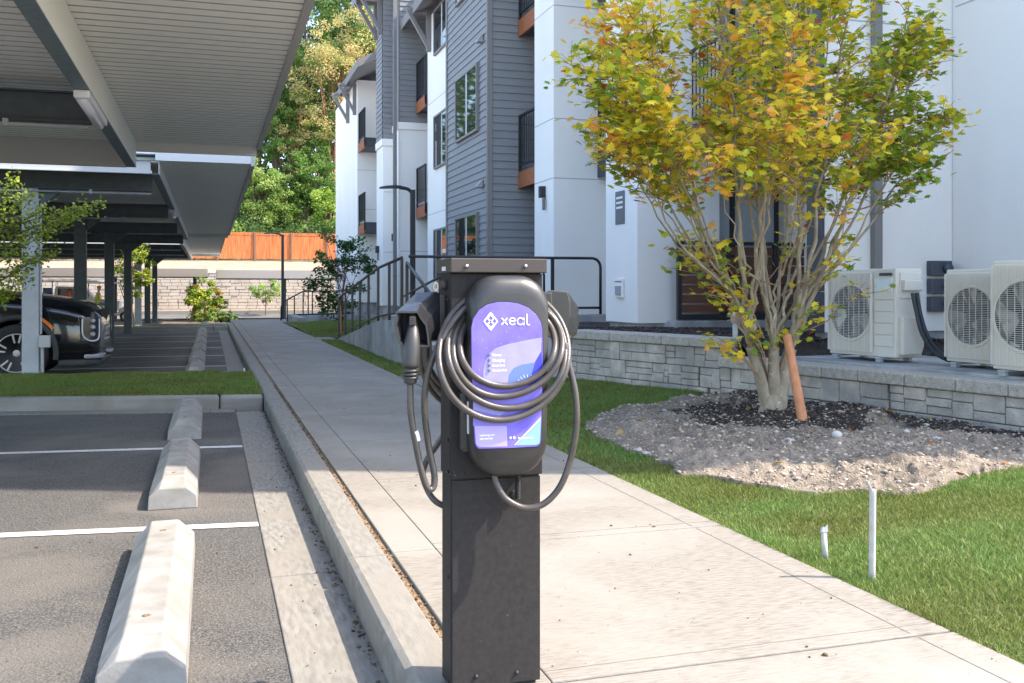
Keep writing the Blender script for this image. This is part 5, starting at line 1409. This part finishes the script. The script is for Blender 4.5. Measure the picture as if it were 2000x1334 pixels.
# undergrowth and wood mass beyond (reads as one)
g_ = np.random.default_rng(5); n = 60000
mx = g_.uniform(-70,30,n); my = g_.uniform(98,125,n); top = 24+5*vnoise(mx,my,.16,9)+3*vnoise(mx,my,.5,10)
mz = 5+g_.random(n)**.85*top
cl = .5+.5*vnoise(mx*1.0+mz*.6, my*.3+mz, .55, 12); okk = cl > .30
cc_ = (np.array([(.06,.11,.03)])+cl[:,None]*np.array([(.07,.10,.02)]))*g_.uniform(.6,1.4,(n,1))
wd = leafcloud('woodland', np.stack([mx,my,mz],1)[okk], .85, cc_[okk]); tag(wd, 'dense green woodland filling the hillside behind the separate trees', kind='stuff')
n = 26000; mx = g_.uniform(-45,18,n); my = g_.uniform(69.5,74,n); hgt = 1.3+1.1*(.5+.5*vnoise(mx,my,.45,14))
mz = 3.2+g_.random(n)*hgt*1.5; cl = vnoise(mx,mz,1.1,15)
cc_ = np.where((cl>0.1)[:,None], np.array([(.20,.30,.06)]), np.array([(.08,.14,.035)]))*g_.uniform(.6,1.4,(n,1))
us = leafcloud('undergrowth', np.stack([mx,my,mz],1), .24, cc_); tag(us, 'light green brush growing along the back of the cedar fence', kind='stuff')

# small trees and shrubs in the parking area
YG = [(.38,.46,.05),(.44,.50,.07),(.28,.38,.04),(.22,.32,.04)]
lt_ = tree('sapling', (-3.95,13.0,0), 3.1, 1.75, 1.0, 'young yellow green tree at far left, its twigs crossing the pale carport post', YG+[(.20,.28,.04)], n=3600, size=.058, clumps=95, seed=7, trunk_r=.045, zc=1.72, shape=OVAL, csize=.16, shell=.2, limbs=60, tilt=.6, bark=M('grey_twig',(.14,.10,.09),rough=.8))
# a few reaching sprays of that tree
sp_ = MB(); LP2 = []; r2 = random.Random(5)
for (px, py, yq) in ((197,398,12.4),(168,405,12.5),(120,440,12.5),(75,500,12.6),(105,490,12.7),(60,380,12.4),(85,410,12.5),(55,540,12.4),(150,420,12.7),(30,350,12.5),(90,455,12.3),(15,570,12.5)):
    e = aY(px,py,yq); s = aY(-60,py+r2.uniform(60,120),12.8); T = spline([s, s.lerp(e,.55)+Vector((0,0,.02)), e],7); sp_.tube(T,[.010*(1-.055*k2) for k2 in range(len(T))],5)
    for k2 in range(5,len(T)):
        for _ in range(20): LP2.append((T[k2]+Vector((r2.gauss(0,.05),r2.gauss(0,.05),r2.gauss(0,.055))))[:])
sp_.build('long_twigs', MATS['grey_twig'], lt_)
LP2 = np.array(LP2); leafcloud('leaf_sprays', LP2, .048, np.array(YG)[rng.integers(0,4,len(LP2))]*rng.uniform(.6,1.3,(len(LP2),1)), shape=OVAL, parent=lt_, tilt=.7)
p = G(262,643,-.03); p = Vector((-2.15*1.0,32.4,0)); 
tree('sapling', (aY(262,640,32.4).x,32.4,-.02), 2.75, .62, .95, 'thin young tree with yellow green leaves on the far island, seen between two carport posts', YG, n=2600, size=.085, clumps=46, seed=17, trunk_r=.045, shape=OVAL, csize=.26, bark=M('pale_bark',(.48,.36,.25),rough=.8), tilt=.7)
pB = aY(400,612,49.0)
tree('shrub', (pB.x,49.0,-.5), 2.25, .85, 1.1, 'tall yellow green shrub with reddish tips before the tan wall', YG+[(.40,.28,.06)], n=3200, size=.13, clumps=46, seed=18, trunk_r=.05, cat='shrub', limbs=14, csize=.28)
tree('shrub', (aY(427,612,49.4).x,49.4,-.45), 1.25, .42, .35, 'small round topped shrub right of the tall yellow green shrub', [(.16,.24,.05),(.24,.32,.06)], n=1100, size=.10, clumps=18, seed=19, trunk_r=.03, cat='shrub')
for i, (px, h_, r_, lb) in enumerate(((398,.55,.55,'left low green shrub at the island edge'),(420,.60,.6,'middle low green shrub at the island edge'),(443,.55,.5,'right low green shrub at the island edge, darker'))):
    tree('low_shrub', (aY(px,620,47.5).x,47.5,-.42), h_, r_, h_*.5, lb, LIGHT if i<2 else GREENS, n=1500, size=.10, clumps=24, seed=22+i, trunk_r=.02, cat='shrub', group='low shrubs on the far island', limbs=3, zc=-.42+h_*.5)
struct(MB().box(-8,.2,46.6,50.1,-.8,-.40).build('far_island', soil, bevel=.02))
tree('sapling', (aY(519,600,58.5).x,58.5,-.35), 2.2, .85, .75, 'small pale green tree standing against the tan wall right of centre', LIGHT, n=1800, size=.12, clumps=30, seed=27, trunk_r=.04, cat='tree')
# leafy young tree in front of the far railing
tree('young_tree', (aY(668,640,25.0).x,25.0,.02), 2.75, .85, 1.25, 'young dark green tree on the lawn between the two railings', [(.05,.12,.03),(.07,.15,.035),(.035,.085,.025)], n=3400, size=.085, clumps=52, seed=28, trunk_r=.03, shape=OVAL, csize=.2, limbs=16, shell=.2, tilt=.7, bark=M('red_stem',(.20,.10,.07),rough=.8))
p = aY(666,655,24.6); so = MB().tube([(p.x,24.6,-.1),(p.x-.02,24.6,.75)],.032,8).build('wooden_stake', stakew); tag(so, 'short orange stake beside the young tree on the far lawn', 'stake')
# bed plants at the low wall
for i, (px, s_) in enumerate(((625,.16),(652,.22),(684,.18),(704,.2))):
    tree('low_shrub', (aY(px,610,36.6).x,36.6,.0), .5+s_, s_*1.6, .25, 'small dark shrub, %s of four along the far low wall' % ('first from left','second from left','third from left','last')[i], DARK+GREENS[:1], n=700, size=.08, clumps=12, seed=33+i, trunk_r=.02, cat='shrub', group='shrubs behind the far low wall', limbs=3, zc=.38)

# ================================================================== CART, WORKER, TRUCK, CONE
def cart(px, d):
    u = (px-1000)/F; p = Vector((d*(ST+u*CT), d*(CT-u*ST), -.38))
    o = empty('golf_cart', p, 'pale golf cart with a roof carrying a worker, seen between carport posts', 'cart')
    P = lambda x,y,z: (p.x+x,p.y+y,p.z+z)
    b = MB(); b.prism([(p.x-1.0,p.z+.28),(p.x+1.05,p.z+.28),(p.x+1.15,p.z+.55),(p.x+.95,p.z+.78),(p.x+.50,p.z+.62),(p.x+.45,p.z+.36),(p.x-.25,p.z+.36),(p.x-.30,p.z+.62),(p.x-1.05,p.z+.66)],'y',p.y-.58,p.y+.58)
    b.build('body', cream, o, bevel=.04)
    MB().box(p.x-.75,p.x-.2,p.y-.5,p.y+.5,p.z+.62,p.z+.76).box(p.x-.85,p.x-.72,p.y-.5,p.y+.5,p.z+.76,p.z+1.15).build('seat', M('seat_cream',(.6,.55,.48),rough=.5), o, bevel=.03)
    MB().box(p.x-1.1,p.x+.65,p.y-.6,p.y+.6,p.z+1.80,p.z+1.87).build('roof', whitep, o, bevel=.03)
    f = MB()
    for s in (-.55,.55):
        MB().tube([P(-.95,s,.6),P(-.95,s,1.8)],.02,6).build('roof_post', blackm, o); MB().tube([P(.85,s,.7),P(.5,s,1.8)],.02,6).build('roof_post', blackm, o)
    for x in (-.72,.78):
        for s in (-.52,.52):
            w = MB().lathe(P(x,s,.24),[(0,-.08),(.15,-.08),(.24,-.07),(.24,.07),(.15,.08),(0,.08)],'y',20).build('wheel', tyrem, o)
            MB().lathe(P(x,s,.24),[(0,-.09),(.13,-.085),(.14,.085),(0,.09)],'y',16).build('hub', whitep, w)
    return o, p
cto, cp_ = cart(212, 46)
pe = empty('person', (cp_.x-.45,cp_.y-.25,cp_.z+.36), 'worker in a yellow vest and jeans sitting sideways on the golf cart', 'person')
def skinned(name, verts, edges, mat, parent, root=0, sub=2):
    me = bpy.data.meshes.new(name); off = wloc(parent)
    me.from_pydata([Vector(v[:3])-off for v in verts], edges, []); me.materials.append(mat)
    ob = bpy.data.objects.new(name, me); C.objects.link(ob); ob.parent = parent
    sk = ob.modifiers.new('k','SKIN'); sk.use_smooth_shade = True
    for i, v in enumerate(verts):
        me.skin_vertices[0].data[i].radius = (v[3], v[3] if len(v) < 5 else v[4]); me.skin_vertices[0].data[i].use_root = (i == root)
    s = ob.modifiers.new('s','SUBSURF'); s.levels = sub; s.render_levels = sub
    return ob
bx, by, bz = cp_.x-.45, cp_.y-.12, cp_.z+.80
q = lambda x,y,z,r,r2=None: (bx+x,by+y,bz+z,r,r2 or r)
V = [q(0,0,.06,.13,.11),q(0,0,.28,.12,.10),q(.01,0,.46,.14,.09),q(.02,0,.58,.05),q(.03,0,.66,.055),q(.045,0,.76,.08,.095),q(.045,0,.84,.06),
     q(0,-.17,.48,.05),q(.08,-.22,.26,.04),q(.28,-.17,.16,.032),q(.36,-.15,.17,.025),
     q(0,.17,.48,.05),q(.08,.22,.26,.04),q(.28,.17,.16,.032),q(.36,.15,.17,.025),
     q(.02,-.10,.02,.085),q(.42,-.12,.03,.065),q(.45,-.12,-.35,.045),q(.55,-.12,-.40,.04),
     q(.02,.10,.02,.085),q(.42,.12,.03,.065),q(.45,.12,-.35,.045),q(.55,.12,-.40,.04)]
E_ = [(0,1),(1,2),(2,3),(3,4),(4,5),(5,6),(2,7),(7,8),(8,9),(9,10),(2,11),(11,12),(12,13),(13,14),(0,15),(15,16),(16,17),(17,18),(0,19),(19,20),(20,21),(21,22)]
bo = skinned('body', V, E_, skinm, pe)
vb = MB(); 
def ell(c, a, b, n=16): return [Vector((c[0]+a*math.cos(2*math.pi*i/n), c[1]+b*math.sin(2*math.pi*i/n), c[2])) for i in range(n)]
vb.loft([ell((bx,by,bz+.05),.155,.19),ell((bx,by,bz+.25),.15,.185),ell((bx+.01,by,bz+.44),.14,.205),ell((bx+.02,by,bz+.545),.08,.11)]); vb.build('safety_vest', hivis, pe)
skinned('trousers', [q(0,0,.04,.145,.13)]+[(v[0],v[1],v[2],v[3]*1.22) for v in V[15:18]]+[(v[0],v[1],v[2],v[3]*1.22) for v in V[19:22]], [(0,1),(1,2),(2,3),(0,4),(4,5),(5,6)], jean, pe)
MB().lathe((bx+.045,by,bz),[(.0,.90),(.07,.89),(.105,.84),(.11,.80),(.10,.78)],n=14).build('cap', M('orange_cap',(.75,.35,.05),rough=.6), pe)
# work truck behind the car
def P_at(px, d): u = (px-1000)/F; return Vector((d*(ST+u*CT), d*(CT-u*ST), 0))
tq = P_at(128, 50); tq.z = -.48
tk = empty('work_truck', tq, 'pale utility truck with a ladder rack and tools, glimpsed over the black car bonnet', 'truck')
X0 = tq.x; Y0 = tq.y
MB().prism([(X0-2.7,tq.z+.5),(X0+2.6,tq.z+.5),(X0+2.7,tq.z+1.0),(X0+1.5,tq.z+1.15),(X0+.95,tq.z+1.75),(X0-.35,tq.z+1.78),(X0-.45,tq.z+1.2),(X0-2.7,tq.z+1.2)],'y',Y0-.95,Y0+.95).build('body', whitep, tk, bevel=.06)
for a in ((.05,.85),): MB().prism([(X0-.25,tq.z+1.22),(X0+1.15,tq.z+1.22),(X0+.85,tq.z+1.66),(X0-.22,tq.z+1.68)],'y',Y0-.965,Y0-.93).build('side_window', carglass, tk)
rk = MB()
for x in (-2.5,-1.5,-.5,.9): rk.beam((X0+x,Y0-.9,tq.z+1.2),(X0+x,Y0-.9,tq.z+2.05),.05,.05); rk.beam((X0+x,Y0+.9,tq.z+1.2),(X0+x,Y0+.9,tq.z+2.05),.05,.05)
for y in (-.9,.9): rk.beam((X0-2.7,Y0+y,tq.z+2.05),(X0+1.6,Y0+y,tq.z+2.05),.06,.06)
rk.build('ladder_rack', vinyl, tk)
for i, (x, w_, m_) in enumerate(((-2.2,.5,vinyl),(-1.5,.6,pinkw),(-.8,.35,jean))): MB().box(X0+x-w_/2,X0+x+w_/2,Y0-.7,Y0-.1,tq.z+1.2,tq.z+1.55+.08*i).build('tool_box', m_, tk, bevel=.03)
for x in (-1.75,1.75):
    for s in (-.85,.85): MB().lathe((X0+x,Y0+s,tq.z+.38),[(0,-.12),(.2,-.12),(.38,-.10),(.38,.10),(.2,.12),(0,.12)],'y',20).build('wheel', tyrem, tk)
cq = P_at(135, 44); cq.z = -.33+.85
cn_ = empty('traffic_cone', (cq.x,cq.y,cq.z), 'red orange traffic cone above the car bonnet, left of the dark post', 'cone')
MB().lathe((cq.x,cq.y,cq.z),[(.15,.03),(.12,.05),(.035,.58),(.0,.585)],n=16).build('cone_body', redc, cn_); MB().box(cq.x-.19,cq.x+.19,cq.y-.19,cq.y+.19,cq.z,cq.z+.03).build('base', redc, cn_, bevel=.01)
ctb = MB().box(cq.x-.8,cq.x+.8,cq.y-.4,cq.y+.6,cq.z-.06,cq.z-.001)
for x in (-.7,.7):
    for y in (-.3,.5): ctb.box(cq.x+x-.04,cq.x+x+.04,cq.y+y-.04,cq.y+y+.04,-.34,cq.z-.06)
tag(ctb.build('work_bench', vinyl), 'grey work bench hidden behind the car, carrying the cone', 'bench')
# survey lath beside the far kerb
p = aX(383,715,-.0) if False else G(477,728,0)
MB_ = MB().tube([(p.x,p.y,-.05),(p.x,p.y,.065)],.012,8).build('pipe_stub', pvc); tag(MB_, 'tiny white pipe stub on the kerb corner at the far edge of the grass strip', 'pipe')

# ================================================================== LIGHT, WORLD, CAMERA
SAZ = (.930, -.367); EL = R(49)
w_ = bpy.data.worlds.new('World'); sc.world = w_; w_.use_nodes = True
N = w_.node_tree.nodes; sky = N.new('ShaderNodeTexSky'); sky.sky_type = 'NISHITA'; sky.sun_disc = False
sky.sun_elevation = EL; sky.sun_rotation = math.atan2(SAZ[0], SAZ[1]); sky.air_density = 1.0; sky.dust_density = 1.5
w_.node_tree.links.new(sky.outputs[0], N['Background'].inputs[0]); N['Background'].inputs[1].default_value = .15
sl = bpy.data.lights.new('sun', 'SUN'); sl.energy = 2.25; sl.angle = R(.5); sl.color = (1,.90,.78)
so_ = bpy.data.objects.new('sun', sl); C.objects.link(so_)
so_.rotation_euler = Vector((SAZ[0]*math.cos(EL),SAZ[1]*math.cos(EL),math.sin(EL))).to_track_quat('Z','Y').to_euler()
so_.location = (20,-8,30)
cam = bpy.data.cameras.new('camera'); cam.sensor_width = 36; cam.lens = 36*F/2000; cam.shift_y = -(667-HZ)/2000; cam.clip_end = 2000; cam.clip_start = .05
cmo = bpy.data.objects.new('camera', cam); C.objects.link(cmo); cmo.location = (0,0,H); cmo.rotation_euler = (R(90),0,-TH)
sc.camera = cmo
vs = sc.view_settings; vs.view_transform = 'Standard'; vs.look = 'None'; vs.exposure = 2.12; vs.gamma = 1
sc.cycles.max_bounces = 8; sc.cycles.diffuse_bounces = 4; sc.cycles.transparent_max_bounces = 8
